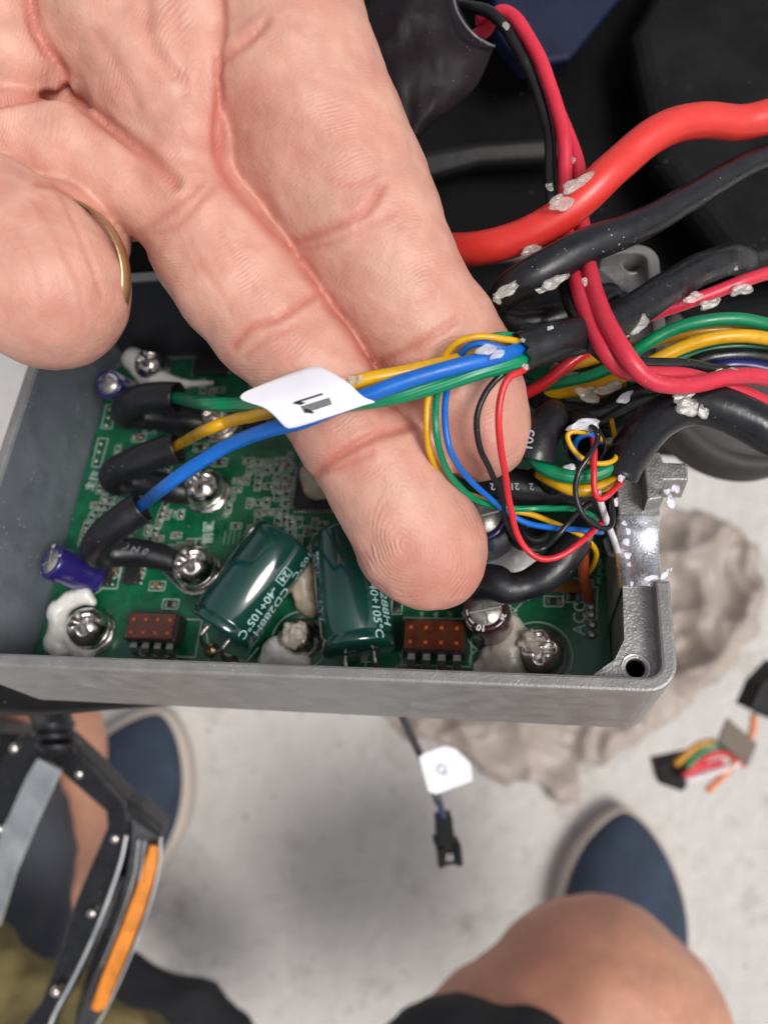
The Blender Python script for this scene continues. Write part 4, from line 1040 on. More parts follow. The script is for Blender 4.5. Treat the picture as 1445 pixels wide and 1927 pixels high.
# friction ridges
core = (768, 1028)
dx, dy = px-core[0], py-core[1]
ax = (.5, .866); al = dx*ax[0]+dy*ax[1]; ac = -dx*ax[1]+dy*ax[0]
rr = np.sqrt(np.where(al > 0, al*.95, al*.62)**2 + (ac*1.0)**2 + 9)
ph_tip = rr
al2 = (px-600)*.56+(py-700)*.83; ac2 = -(px-600)*.83+(py-700)*.56
ph_mid = al2 + .0026*ac2**2 - 4*np.sin(ac2/26.)
ph_palm = px*.93 + py*.37 + 14*np.sin(py/55.) + 9*np.sin(px/37.)
ph_idx = (px-760)*.5+(py-560)*.86 - .0022*(-(px-760)*.86+(py-560)*.5)**2
ph_fold = px*.3 + py*.95
def sst(x, a, b): t = np.clip((x-a)/(b-a), 0, 1); return t*t*(3-2*t)
wt_tip = sst(al, -150, -90)*(sst(-ac, -170, -120))*sst(-dist_poly([(640, 870), (770, 1010), (820, 1060)]), -175, -150)
isidx = (((px-560)*.83-(py-480)*.56) > -40) & (px > 420)
ph = np.where(isidx, ph_idx, ph_mid); ph = np.where((px < 440) & (py < 400), ph_palm, ph); ph = np.where((px < 262) & (py > 300), ph_fold, ph)
ph = np.where(wt_tip > .5, ph_tip, ph)
b_idx = np.abs(((px-560)*.83-(py-480)*.56)+40)
b_pal = np.where(px < 450, np.minimum(np.abs(px-440)+np.where(py > 400, 99, 0), np.abs(py-400)), 99); b_fold = np.minimum(np.where(py > 280, np.abs(px-262), 99), np.where(px < 280, np.abs(py-300), 99))
fade = np.clip((np.minimum(np.minimum(np.minimum(b_pal, b_fold), b_idx), 60)-8)/40., 0, 1)*np.clip((np.abs(wt_tip-.5)-.2)*3.3, 0, 1)
ridge = ph*2*math.pi/8.2 + nz(hv, 1.3, 21., 3)*9 + nz(hv, 5., 22., 2)*1.2
amt = front*np.where(wt_tip > .5, 1.0, np.where((px < 440) & (py < 400), .5, .36))*np.where((px < 262) & (py > 300), .25, 1)
amt = amt*np.clip(.75 + nz(hv, 7., 31., 2)*1.3, .15, 1.2)*fade*np.clip(.55 + nz(hv, 1.8, 17., 2)*1.2, .1, 1)
hand = np_mesh('hand', W(hv), hf, [M_['skin']], {'ridge': ridge, 'red': red, 'ridge_amount': amt}, person)
hand['label'] = 'open hand seen palm up, index and middle fingers straight, ring finger folded'
print('hand verts', len(hv))

# gold ring on the folded finger
rg = MB(); n = 64; rp = [(0.95, -.10), (.96, -.12), (.985, -.09), (.995, 0), (.985, .09), (.96, .12), (.95, .10), (.95, 0)]
rs_ = 1.0; vs, fs = [], []
for k in range(n):
    a = 2*math.pi*k/n
    for (r_, z_) in rp: vs.append((r_*math.cos(a)*1.0, r_*math.sin(a)*1.06, z_))
for k in range(n):
    for j in range(8): fs.append([k*8+j, ((k+1) % n)*8+j, ((k+1) % n)*8+(j+1) % 8, k*8+(j+1) % 8])
rg.add(vs, fs); pl = facing(112, 527, 10.15, 6, -12, 0)
ro = rg.build('finger_ring', [M_['gold_ring']], M=pl.M @ Matrix.Scale(1.00, 4)); bpy.context.view_layer.update(); rel(ro, person)

# ---- knee, shins
def limb(name, nodes, material, h, k=1.0, noise_amt=.0, nsc=.2, seed=0, redspots=(), parent=person):
    ch = chain(nodes, k)
    fn = lambda X: chain_sdf(X, ch)
    lo = np.min([a-r for a, r in ch[1]], 0)-3*h; hi = np.max([a+r for a, r in ch[1]], 0)+3*h
    vs, fs = surface_nets(fn, lo, hi, h); vs = smooth(vs, fs, 3)
    if noise_amt: vs = vs + vnormals(vs, fs)*(nz(vs, nsc, seed)*noise_amt)[:, None]
    qx, qy = cpx(vs); rd = np.zeros(len(vs))
    for (x, y, r, a) in redspots: rd = np.maximum(rd, a*np.exp(-((qx-x)**2+(qy-y)**2)/(r*r)))
    return np_mesh(name, W(vs), fs, [material], {'red': rd}, parent)
limb('knee', [(1120, 1915, 208, 34), (1135, 1945, 222, 34), (1010, 2060, 245, 32), (900, 2200, 260, 31)], M_['legskin'], .45, .5, .3, .25, 3, [(1000, 1830, 130, .6), (1100, 1905, 9, .8), (1090, 1780, 150, .35)])
limb('knee_side', [(1150, 1945, 205, 34.6), (1200, 2060, 200, 33), (1230, 2250, 190, 33)], M_['legskin'], .5, 1.5, .2, .25, 4)
limb('shorts_leg', [(880, 2125, 222, 30.0), (960, 2130, 215, 30.0), (1030, 2270, 250, 29.5), (900, 2300, 260, 29)], M_['dark_cloth'], .45, .3, .4, .25, 6)
limb('lower_leg', [(-60, 1180, 90, 44), (45, 1300, 88, 44), (95, 1400, 90, 45), (110, 1510, 88, 48), (125, 1600, 72, 50), (138, 1665, 48, 52)], M_['legskin'], .6, 1.5, .3, .2, 5)
limb('trouser_leg', [(-90, 1370, 70, 38), (-20, 1480, 98, 39), (22, 1590, 108, 40), (40, 1680, 92, 41), (80, 1770, 60, 41)], M_['grey_cloth'], .5, 1.2, .9, .22, 7)
limb('jacket_hem', [(-60, 1900, 150, 31), (60, 1945, 125, 31), (170, 2010, 110, 31), (260, 2060, 110, 31)], M_['olive_cloth'], .4, 1.0, .9, .35, 8)
limb('trouser_leg', [(150, 1830, 60, 47), (250, 1890, 85, 46), (330, 1965, 95, 45), (440, 2080, 110, 44)], M_['dark_cloth'], .6, 1.2, .9, .2, 9)

# ---- shoes
def shoe(toe, back, wid, label, rim_=.25):
    tx_, ty_ = ground.L(*toe, 2.0); bx_, by_ = ground.L(*back, 4.0)
    d = Vector((bx_-tx_, by_-ty_, 0)); d.normalize(); s_ = Vector((-d.y, d.x, 0)); o0 = Vector((tx_, ty_, 0))
    Ln = 28.0; nU, nA = 30, 20
    def half(u): # half width along the length
        return wid*(math.sin(min(1, u/.30)*math.pi/2)**.62)*(1-.16*math.sin(max(0, min(1, (u-.32)/.5))*math.pi)) if u < .82 else wid*.86*math.sqrt(max(0, 1-((u-.82)/.19)**2))
    def topz(u): return 2.4+5.2*min(1, u/.42)**.75 if u < .5 else 7.6
    e = bpy.data.objects.new('shoe', None); COL.objects.link(e); e.location = o0; e.parent = person; bpy.context.view_layer.update()
    e.matrix_parent_inverse = person.matrix_world.inverted(); e['label'] = label
    vs, fs = [], []
    for i in range(nU+1):
        u = .004+(i/nU)**1.4*.985
        for k in range(nA+1):
            a = math.pi*k/nA; x = -math.cos(a)*half(u)*.955; z = 2.0+(topz(u)-2.0)*math.sin(a)**.75
            p = d*(u*Ln+.25) + s_*x + Vector((0, 0, z)); p += Vector((0, 0, .18*mnoise.noise(p*.5))); vs.append(p)
    for i in range(nU):
        for k in range(nA): fs.append([i*(nA+1)+k, i*(nA+1)+k+1, (i+1)*(nA+1)+k+1, (i+1)*(nA+1)+k])
    u_ = MB().add(vs, fs); part(u_, 'upper', [M_['denim']], e)
    # toe seam of the canvas
    seam = [d*(9.5+.0*k)+s_*((k-6)/6*wid*.75)+Vector((0, 0, 6.6-1.7*((k-6)/6)**2+.2))+d*(2.6*((k-6)/6)**2) for k in range(13)]
    part(MB().tube(seam, .12, seg=6), 'seam', [M_['denim']], e)
    so_ = MB(); prof = [(0, .99), (.5, 1.02), (1.6, 1.04), (2.3, 1.02), (2.5, .99)]
    ring = []
    for sg_ in (1, -1):
        for i in range(nU+1):
            u = (i if sg_ > 0 else nU-i)/nU; ring.append((u**1.4, sg_))
    vs = []; nr = len(ring)
    for (z, sc) in prof:
        for (u, sg_) in ring: vs.append(d*(u*Ln*1.0+(sc-1)*(u-.3)*10) + s_*(sg_*(half(max(u, .001))+rim_)*sc) + Vector((0, 0, z)))
    fs = [[i*nr+k, i*nr+(k+1) % nr, (i+1)*nr+(k+1) % nr, (i+1)*nr+k] for i in range(len(prof)-1) for k in range(nr)]
    fs.append([(len(prof)-1)*nr+k for k in range(nr)])
    so_.add(vs, fs); part(so_, 'sole', [M_['sole']], e)
    return e
shoe((1176, 1520), (1184, 1740), 5.1, 'navy right shoe with its toe beyond the knee', -.05)
shoe((308, 1338), (165, 1640), 5.1, 'navy left shoe with cream sole beside the pedal')
# ================================================================ WIRES AND CABLES
# phase wires carried over the fingers
G1 = 'wires of the bundle through the white label'
wire('wire', 'thick green wire from the top sleeve, passing under the white label to the sheath', [(290, 746, BD(290, 746, 1.6)), (330, 748, BD(330, 748, 1.62)), (385, 758, 11.9), (450, 762, 11.3), (520, 766, 10.5), (600, 765, 9.95), (700, 752, 9.9), (760, 742, 9.86), (830, 722, 9.86), (900, 700, 9.86), (970, 682, 10.0), (1015, 668, 10.3), (1070, 650, 10.8)],   .112, M_['wtwistbig'], G1, seg=20, wob=.01)
wire('wire', 'thick yellow wire leaving the middle sleeve and passing highest under the white label', [(296, 853, BD(296, 853, 1.62)), (334, 838, BD(334, 838, 1.65)), (385, 810, 11.7), (430, 793, 11.4), (490, 779, 10.7), (540, 765, 10.1), (600, 745, 9.86), (680, 716, 9.80), (760, 700, 9.85), (850, 680, 9.97), (930, 662, 10.15), (990, 650, 10.5), (1070, 630, 10.9)], .092, M_['wyellow'], G1, seg=18, wob=.01)
wire('wire', 'thick blue wire leaving the lowest sleeve, nearest the viewer in the labelled bundle', [(230, 977, BD(230, 977, 1.66)), (266, 951, BD(266, 951, 1.70)), (305, 920, 11.7), (360, 880, 11.2), (430, 838, 10.9), (500, 810, 10.35), (560, 795, 9.95), (630, 767, 9.72), (705, 738, 9.66), (780, 712, 9.64), (860, 690, 9.66), (930, 672, 9.80), (985, 656, 10.1), (1060, 640, 10.7)], .104, M_['wblue'], G1, seg=20, wob=.01)

# the white label wrapped round the bundle
def tag_d(px, py):
    ax_, ay_, bx_, by_ = 470, 792, 690, 735
    L2 = (bx_-ax_)**2+(by_-ay_)**2; s_ = abs((px-ax_)*(by_-ay_)-(py-ay_)*(bx_-ax_))/math.sqrt(L2)
    t_ = ((px-ax_)*(bx_-ax_)+(py-ay_)*(by_-ay_))/L2
    return 9.50 + (.10 if t_ > 0 else 0) * 0 + .16*(max(0, s_-22)/50)**1.4 + .02*math.sin(t_*7) + max(0, -t_)*.1
topE = spline([(452, 747), (458, 739), (480, 729), (530, 709), (579, 692), (594, 689), (610, 693), (645, 713), (664, 728), (683, 746), (705, 755)], 6)
botE = spline([(452, 747), (455, 752), (470, 758), (492, 765), (506, 773), (520, 786), (534, 801), (546, 806), (581, 797), (630, 781), (680, 764), (705, 757)], 6)
def resamp(a, n):
    d = np.r_[0, np.cumsum(np.linalg.norm(np.diff(a, axis=0), axis=1))]; t = np.linspace(0, d[-1], n)
    return np.stack([np.interp(t, d, a[:, k]) for k in (0, 1)], 1)
n1, n2 = 46, 14; Te, Be = resamp(topE, n1), resamp(botE, n1)
troot = empty('wire_label', Matrix.Translation(P(580, 750, 9.6)), 'white paper label folded over the blue, yellow and green wires, printed with two black marks', 'label')
bpy.context.view_layer.update()
vs = []
for off in (0, .014):
    for j in range(n2+1):
        for i in range(n1):
            q = Te[i]*(1-j/n2)+Be[i]*(j/n2); vs.append(P(q[0], q[1], tag_d(*q)+off))
m_ = n1*(n2+1); fs = []
for t_ in (0, 1):
    for j in range(n2):
        for i in range(n1-1):
            f = [t_*m_+j*n1+i, t_*m_+(j+1)*n1+i, t_*m_+(j+1)*n1+i+1, t_*m_+j*n1+i+1]; fs.append(f if t_ == 0 else f[::-1])
rim = [i for i in range(n1)] + [j*n1+n1-1 for j in range(1, n2+1)] + [n2*n1+i for i in range(n1-2, -1, -1)] + [j*n1 for j in range(n2-1, 0, -1)]
for a, b in zip(rim, rim[1:]+rim[:1]): fs.append([a, b, b+m_, a+m_])
o = MB().add(vs, fs).build('paper', M_['tagw'], recenter=True); bpy.context.view_layer.update(); rel(o, troot)
# the two printed marks: narrow strokes, each with a foot at its lower end
def mark(polys, name='printed_mark'):
    mb = MB()
    for pl_ in polys:
        n = len(pl_); mb.add([P(x, y, tag_d(x, y)-.006) for x, y in pl_], [list(range(n))[::-1]], 0, None, False)
    o = mb.build(name, M_['ink'], recenter=True); bpy.context.view_layer.update(); rel(o, troot)
def stroke(a, b, w_, k=6):
    a, b = np.array(a, float), np.array(b, float); d = (b-a)/np.linalg.norm(b-a); nn = np.array([-d[1], d[0]])*w_/2; out = []
    for i in range(k):
        p, q = a+(b-a)*i/k, a+(b-a)*(i+1)/k; out.append([tuple(p-nn), tuple(q-nn), tuple(q+nn), tuple(p+nn)])
    return out
mark(stroke((556, 757), (607, 741), 3.6) + [[(550, 759), (556, 755), (576, 757), (566, 762)]])
mark([s__ for k in range(5) for s__ in stroke((566+k*1.6, 766+k*2.6), (620+k*1.0, 749+k*2.6), 2.1)] + [[(572, 768), (582, 770), (591, 776), (588, 778), (574, 776)]])
# clear second turn of the label behind the yellow wire
vs = []
for i in range(13):
    for (x, y) in ((644+i*0, 708), (686, 706)): pass
clear = MB(); C1 = resamp(spline([(640, 712), (660, 708), (686, 706)], 6), 14); C2 = resamp(spline([(650, 724), (664, 724), (678, 722)], 6), 14)
vs = []
for off in (0, .012):
    for j in range(5):
        for i in range(14): q = C1[i]*(1-j/4)+C2[i]*(j/4); vs.append(P(q[0], q[1], 9.66+off+.03*math.sin(i)))
fs = []
for t_ in (0, 1):
    for j in range(4):
        for i in range(13): f = [t_*70+j*14+i, t_*70+(j+1)*14+i, t_*70+(j+1)*14+i+1, t_*70+j*14+i+1]; fs.append(f if not t_ else f[::-1])
o = clear.add(vs, fs).build('adhesive_edge', M_['flake'], recenter=True); bpy.context.view_layer.update(); rel(o, troot)

# thin signal wires looping from the sheath
G2 = 'thin signal wires looping from the cut black sheath'
wire('wire', 'thin yellow wire looping over the finger, outermost on the left', [(1020, 650, 10.5), (978, 642, 10.05), (950, 637, 9.85), (905, 632, 9.78), (865, 641, 9.8), (840, 664, 9.92), (822, 700, 10.08), (806, 745, 10.05), (803, 795, 10.05), (808, 850, 10.2), (830, 895, 10.6), (870, 925, 11.0), (905, 938, 11.2), (950, 958, 11.4), (1000, 968, 11.5), (1050, 988, 11.7), (1095, 1008, 11.9), (1120, 1036, 12.3), (1118, 1060, 12.7), (1108, 1078, 13.0)], .044, M_['wyellow'], G2, wob=.01)
wire('wire', 'thin green twisted wire looping over the finger between the yellow and blue', [(1010, 640, 10.5), (972, 632, 10.2), (930, 632, 9.95), (880, 652, 9.95), (850, 685, 10.03), (828, 720, 10.08), (820, 760, 10.0), (822, 820, 9.98), (838, 880, 10.3), (868, 920, 10.7), (905, 944, 11.0), (960, 956, 11.2), (1020, 957, 11.3), (1080, 958, 11.6), (1110, 968, 11.9), (1135, 990, 12.3)], .046, M_['wtwist'], G2, wob=.01)
wire('wire', 'thin blue wire looping over the finger, right of the green', [(1020, 664, 10.5), (978, 661, 10.0), (945, 655, 9.82), (912, 646, 9.8), (882, 652, 9.85), (860, 680, 10.0), (844, 722, 10.08), (837, 765, 10.0), (840, 815, 9.95), (852, 858, 10.05), (882, 902, 10.5), (920, 935, 10.85), (955, 965, 11.0), (992, 984, 11.1), (1040, 994, 11.3), (1090, 997, 11.6), (1132, 1003, 12.0)], .044, M_['wblue'], G2, wob=.01)
wire('wire', 'thin black wire hanging from the sheath across the fingertip, left of the red', [(1000, 672, 10.4), (972, 690, 10.0), (943, 706, 9.95), (914, 740, 9.98), (897, 788, 10.05), (903, 840, 10.2), (922, 884, 10.5), (942, 930, 10.85), (950, 975, 11.0), (968, 1012, 11.1), (1000, 1034, 11.15), (1026, 1030, 11.2), (1055, 1002, 11.1), (1085, 965, 11.2), (1112, 946, 11.5)], .042, M_['wblack'], G2, wob=.01)
wire('wire', 'thin red wire hanging from the sheath and curving up again to the right', [(1010, 676, 10.4), (982, 697, 9.95), (957, 710, 9.85), (943, 742, 9.85), (938, 792, 9.9), (944, 850, 10.1), (952, 900, 10.4), (959, 950, 10.7), (970, 998, 10.9), (990, 1033, 11.0), (1020, 1052, 11.0), (1058, 1045, 11.0), (1098, 1016, 11.1), (1130, 985, 11.5), (1142, 975, 12.0)], .047, M_['wred'], G2, wob=.01)

# sheath A with its cut end
shA = wire('cable_sheath', 'broad black sheath, cut open where the thin and thick coloured wires come out', [(978, 662, 10.15), (990, 659, 10.18), (1050, 641, 10.35), (1115, 624, 10.7), (1180, 592, 11.2), (1250, 545, 11.8), (1320, 506, 12.4), (1372, 488, 12.9), (1398, 490, 13.4)], .265, M_['rubber'], None, 'cable', seg=28, hollow=.03, wob=.012)
for i, (x, y, d, sz, el, ro_) in enumerate([(915, 658, 9.55, 18, 1.2, .2), (936, 667, 9.62, 13, 1.4, .4)]):
    flake(x, y, d, sz, shA, 30+i, 'flakelilac', el, ro_)
for i, (x, y, d, sz, el, ro_) in enumerate([(1035, 617, 10.02, 6, 1.4, .2), (1200, 612, 11.0, 22, 1.3, .7), (1185, 622, 11.05, 14, 1.5, .5), (984, 640, 9.9, 9, .6, 1.), (988, 690, 9.93, 11, .7, .4), (1380, 500, 12.6, 18, .4, .5)]):
    flake(x, y, d, sz, shA, 40+i, 'flake' if i else 'flakelilac', el, ro_)
# torn lip of the sheath
lip = MB(); cpt = P(980, 662, 10.12); axv = (P(1050, 641, 10.35)-cpt).normalized(); up_ = axv.orthogonal().normalized(); sv_ = axv.cross(up_)
vs = []; n = 30
for k in range(n):
    a = 2*math.pi*k/n; j_ = .05*abs(mnoise.noise(Vector((math.cos(a)*2.5, math.sin(a)*2.5, 3)))) * 3
    for (ex_, rr_) in ((-.03-j_, .262), (-.03-j_, .228), (.06, .232), (.06, .272)): vs.append(cpt + axv*ex_ + up_*math.cos(a)*rr_ + sv_*math.sin(a)*rr_)
fs = [[4*k+j, 4*((k+1) % n)+j, 4*((k+1) % n)+(j+1) % 4, 4*k+(j+1) % 4] for k in range(n) for j in range(4)]
o = lip.add(vs, fs, 0, None, False).build('torn_edge', M_['wblack'], recenter=True); bpy.context.view_layer.update(); rel(o, shA)
wire('wire', 'red wire end passing under the broad black sheath by the fingertip', [(1110, 655, 12.0), (1065, 688, 12.0), (1028, 718, 12.1), (985, 742, 12.3), (940, 755, 12.6)], .095, M_['wred'], None, seg=16)
wire('cable', 'dull black cable lying behind the fingertip and the broad sheath', [(900, 590, 12.4), (950, 603, 12.1), (1010, 606, 12.0), (1080, 590, 12.1), (1150, 560, 12.5)], .25, M_['rubber'], None, 'cable', seg=20)

# thick red and black battery cables
tr = wire('cable', 'thickest red cable sweeping from the right edge to behind the fingers', [(1560, 185, 12.6), (1500, 205, 12.3), (1445, 220, 12.1), (1385, 230, 12.0), (1315, 225, 11.8), (1255, 240, 11.6), (1185, 288, 11.5), (1120, 350, 11.4), (1055, 405, 11.5), (980, 445, 11.7), (905, 468, 12.0), (830, 470, 12.6)], .262, M_['wbigred'], None, 'cable', seg=32, wob=.02)
for i, (x, y, d, sz, el, ro_) in enumerate([(1058, 384, 11.14, 20, 1.5, .4), (1046, 376, 11.16, 12, 1.6, .9), (1085, 345, 11.16, 20, 1.9, .5), (1000, 470, 11.5, 15, 1.6, .3)]): flake(x, y, d, sz, tr, 60+i, 'flake', el, ro_)
tb = wire('cable', 'thick black cable running below the thickest red one, its end coated in shiny residue', [(1560, 262, 12.9, .72), (1500, 275, 12.7, .74), (1445, 292, 12.3, .76), (1380, 322, 12.0, .8), (1290, 375, 11.6, .85), (1205, 422, 11.3, .95), (1120, 456, 11.1, 1.05), (1040, 497, 11.0, 1.12), (975, 535, 11.1, 1.1), (945, 560, 11.4, .95), (935, 590, 11.9, .7)], .245, M_['rubber'], None, 'cable', seg=28, wob=.015)
for i, (x, y, d, sz, el, ro_, mt) in enumerate([(955, 545, 10.86, 20, 1.8, .6, 'flake'), (935, 562, 11.08, 16, .7, .2, 'flake'), (1042, 530, 10.82, 20, 1.6, .5, 'flake'), (1020, 543, 10.88, 14, 1.2, .3, 'flake')]): flake(x, y, d, sz, tb, 70+i, mt, el, ro_)

# the red, red and black set hanging from the taped connector
G3 = 'long red and black wires from the taped connector'
wire('wire', 'rose red wire from the taped connector, lower and nearer of the two along its loop', [(885, 70, 13.4), (912, 58, 13.1), (925, 38, 12.9), (940, 22, 12.7), (962, 28, 12.6), (985, 55, 12.5), (1015, 110, 12.4), (1042, 180, 12.3), (1060, 250, 12.2), (1064, 320, 12.2), (1062, 400, 12.1), (1074, 470, 11.6), (1082, 520, 11.1), (1098, 575, 10.6), (1130, 645, 10.2), (1165, 692, 10.2), (1210, 704, 10.4), (1280, 706, 10.6), (1350, 722, 10.8), (1410, 745, 11), (1470, 775, 11.2)], .112, M_['wpink'], G3, seg=18, wob=.012)
wire('wire', 'rose red wire from the taped connector, outer one bowing furthest to the lower right', [(900, 40, 13.2), (935, 30, 13.0), (972, 55, 12.8), (1010, 110, 12.7), (1045, 195, 12.6), (1076, 275, 12.45), (1090, 330, 12.3), (1092, 400, 12.0), (1102, 460, 11.5), (1108, 510, 11.0), (1124, 565, 10.5), (1150, 620, 10.1), (1185, 677, 9.95), (1220, 712, 10.0), (1265, 724, 10.1), (1320, 721, 10.3), (1385, 707, 10.6), (1450, 712, 10.9), (1500, 722, 11)], .118, M_['wpink'], G3, seg=18, wob=.012)
bk = wire('wire', 'black wire beside the rose red pair, coming out of the taped connector', [(860, 10, 13.2), (890, 14, 12.9), (925, 24, 12.7), (958, 62, 12.6), (990, 122, 12.55), (1018, 190, 12.5), (1034, 260, 12.5), (1036, 340, 12.4), (1042, 430, 12.0), (1056, 520, 11.4), (1074, 575, 10.9), (1108, 640, 10.4), (1150, 677, 10.45), (1210, 686, 10.6), (1290, 688, 10.8), (1360, 700, 11.1), (1400, 704, 11.4)], .098, M_['wblack'], G3, seg=18, wob=.012)
for i, (x, y, d, sz, el, ro_) in enumerate([(1100, 530, 10.5, 14, .45, .1), (1076, 300, 12.2, 14, .5, .2), (1034, 352, 12.2, 14, .6, .3), (952, 48, 12.4, 12, .7, .8), (1375, 700, 10.5, 12, 1.4, .1), (1355, 699, 10.9, 10, 1.2, .1)]): flake(x, y, d, sz, bk, 80+i, 'flake', el, ro_)
rr_ = wire('wire', 'rose red wire emerging from under the broad sheath toward the right edge', [(1190, 605, 12.2), (1245, 585, 12.1), (1290, 570, 12.0), (1350, 548, 12.0), (1400, 528, 12.0), (1450, 512, 12.1), (1510, 500, 12.2)], .105, M_['wpink'], None, seg=18)
for i, (x, y, d, sz, el, ro_) in enumerate([(1305, 560, 11.8, 16, 1.4, .3), (1335, 572, 11.85, 15, 1.6, .3), (1395, 545, 11.85, 17, 1.6, .35)]): flake(x, y, d, sz, rr_, 90+i, 'flake', el, ro_)

# coloured harness on the right
G4 = 'coloured harness wires at the right edge'
wire('wire', 'dark green harness wire, uppermost at the right edge', [(1000, 728, 12.5), (1050, 722, 12.2), (1110, 708, 12.0), (1165, 682, 11.8), (1210, 650, 11.6), (1260, 622, 11.5), (1320, 605, 11.4), (1385, 600, 11.4), (1450, 612, 11.5), (1510, 630, 11.6)], .098, M_['wgreen'], G4, seg=16, wob=.01)
wire('wire', 'yellow harness wire, widest one just below the uppermost green', [(1010, 748, 12.6), (1045, 740, 12.3), (1105, 732, 12.0), (1165, 710, 11.7), (1225, 682, 11.5), (1280, 655, 11.4), (1340, 637, 11.3), (1400, 632, 11.3), (1460, 640, 11.4), (1510, 650, 11.5)], .100, M_['wyellow'], G4, seg=16, wob=.01)
wire('wire', 'yellow harness wire half hidden behind the wider yellow one', [(1060, 690, 12.4), (1130, 672, 12.2), (1190, 655, 12.0), (1240, 640, 11.9), (1310, 624, 11.7), (1380, 620, 11.7), (1450, 632, 11.8), (1510, 640, 11.9)], .095, M_['wochre'], G4, seg=16)
wire('wire', 'dark green harness wire below the wider yellow one', [(1180, 720, 12.0), (1240, 694, 11.8), (1290, 670, 11.7), (1350, 654, 11.6), (1410, 650, 11.6), (1460, 656, 11.7), (1510, 668, 11.8)], .088, M_['wdkgreen'], G4, seg=16)
wire('wire', 'ochre harness wire curling back under the wide yellow one', [(1000, 735, 12.8), (1030, 760, 12.7), (1080, 768, 12.5), (1130, 755, 12.4), (1190, 725, 12.3), (1240, 700, 12.2)], .11, M_['wochre'], G4, seg=16)
wire('cable', 'flat black harness lead between the green and navy ones', [(1290, 690, 11.7), (1340, 672, 11.6), (1400, 668, 11.6), (1460, 676, 11.7), (1510, 690, 11.8)], .13, M_['rubber'], None, 'cable', seg=16)
wire('wire', 'navy blue harness wire, lowest of the coloured harness at the right edge', [(1310, 705, 11.7), (1360, 688, 11.5), (1410, 688, 11.5), (1460, 700, 11.5), (1510, 712, 11.6)], .105, M_['wnavy'], G4, seg=16)
yl = wire('wire', 'pale pink wire glimpsed beneath the sheath', [(1040, 690, 12.9), (1065, 705, 12.8), (1085, 712, 12.8)], .10, mat('pink_insulation', (.42, .20, .20), .4), None, seg=14)
for i, (x, y, d, sz, el, ro_) in enumerate([(1105, 742, 11.75, 24, 1.2, -.3), (1145, 730, 11.65, 18, 1.9, .35), (1225, 640, 11.7, 18, 1.7, .3), (1310, 640, 11.5, 16, 2.2, .3)]): flake(x, y, d, sz, yl, 100+i, 'flake', el, ro_)

# sheath B and the branch beside it
shB = wire('cable_sheath', 'broad black sheath arching over the right wall of the box to the right edge', [(1162, 893, 11.4), (1172, 872, 11.35), (1198, 832, 11.15), (1232, 793, 10.95), (1280, 766, 10.8), (1330, 762, 10.7), (1385, 782, 10.65), (1445, 812, 10.6), (1530, 860, 10.6)], .300, M_['rubber'], None, 'cable', seg=30, hollow=.03, wob=.02)
for i, (x, y, d, sz, el, ro_, mt) in enumerate([(1300, 765, 10.48, 30, 1.1, .4, 'flake'), (1325, 772, 10.46, 22, .8, 1., 'flake'), (1290, 748, 10.5, 22, 1.5, .1, 'flake'), (1175, 748, 11.0, 14, 1.5, .6, 'flakelilac'), (1168, 900, 11.0, 12, .6, .2, 'flakelilac')]): flake(x, y, d, sz, shB, 110+i, mt, el, ro_)
wire('cable', 'dusty black cable running behind the wire loops up toward the harness', [(960, 715, 13.0), (1010, 745, 12.6), (1060, 775, 12.3), (1120, 778, 12.1), (1180, 752, 12.0), (1240, 738, 12.0), (1320, 735, 12.2)], .20, M_['rubber'], None, 'cable', seg=18, wob=.02)
wire('cable', 'black cable dipping into the box beside the arching sheath', [(1120, 790, 12.4), (1150, 800, 12.3), (1200, 775, 12.1), (1260, 750, 12.0)], .20, M_['rubber'], None, 'cable', seg=18)
jB = wire('heat_shrink_sleeve', 'short black sleeve printed 105 with green wire coming out of its open lower end', [(1002, 866, 11.3, 1.1), (1006, 850, 11.3, 1.08), (1015, 822, 11.35, 1.0), (1030, 796, 11.5, .95), (1040, 780, 11.9, .85)], .285, M_['shrink'], None, 'sleeve', seg=24, hollow=.025, wob=.02)
def place_text(txt, px_, py_, d, size, rz, material, parent, tx_=0, ty__=0, bold=.003):
    pl_ = facing(px_, py_, d, tx_, ty__, rz); o_ = MB().add_mesh(text_mesh(txt, size, bold), 0).build('print', material, M=pl_.M); bpy.context.view_layer.update(); rel(o_, parent); return o_
place_text('105', 995, 828, 11.02, .21, 82, M_['printg'], jB, 0, -18)
jC = wire('heat_shrink_sleeve', 'glossy black sleeve printed 212 lying under the thin wires', [(890, 880, 12.6), (930, 905, 12.3), (985, 918, 12.2), (1040, 922, 12.2), (1090, 930, 12.5), (1130, 945, 12.9)], .30, M_['shrink'], None, 'sleeve', seg=22, hollow=.03, wob=.02)
for (t_, x_) in (('2', 927), ('21', 968), ('2', 1000)): place_text(t_, x_, 915, 11.84, .15, 183, M_['printg'], jC, -10)
jD = wire('heat_shrink_sleeve', 'black sleeve with a gaping mouth around the small coloured loops', [(1102, 842, 11.3, 1.0), (1098, 830, 11.5, 1.0), (1090, 808, 11.9, .95), (1085, 790, 12.4, .8)], .30, M_['shrink'], None, 'sleeve', seg=24, hollow=.03)
wire('heat_shrink_sleeve', 'small curled black sleeve end below the thick green loop', [(1048, 908, 11.75), (1040, 916, 11.8), (1020, 905, 12.0), (1000, 895, 12.2)], .13, M_['shrink'], None, 'sleeve', seg=18, hollow=.02)
for i, (x, y, d, sz, el, ro_, mt) in enumerate([(1100, 800, 11.0, 22, 1.6, .1, 'flakelilac'), (1072, 880, 11.2, 12, 1.2, .1, 'flakelilac')]): flake(x, y, d, sz, jD, 120+i, mt, el, ro_)
G5 = 'small looped wires by the right wall'
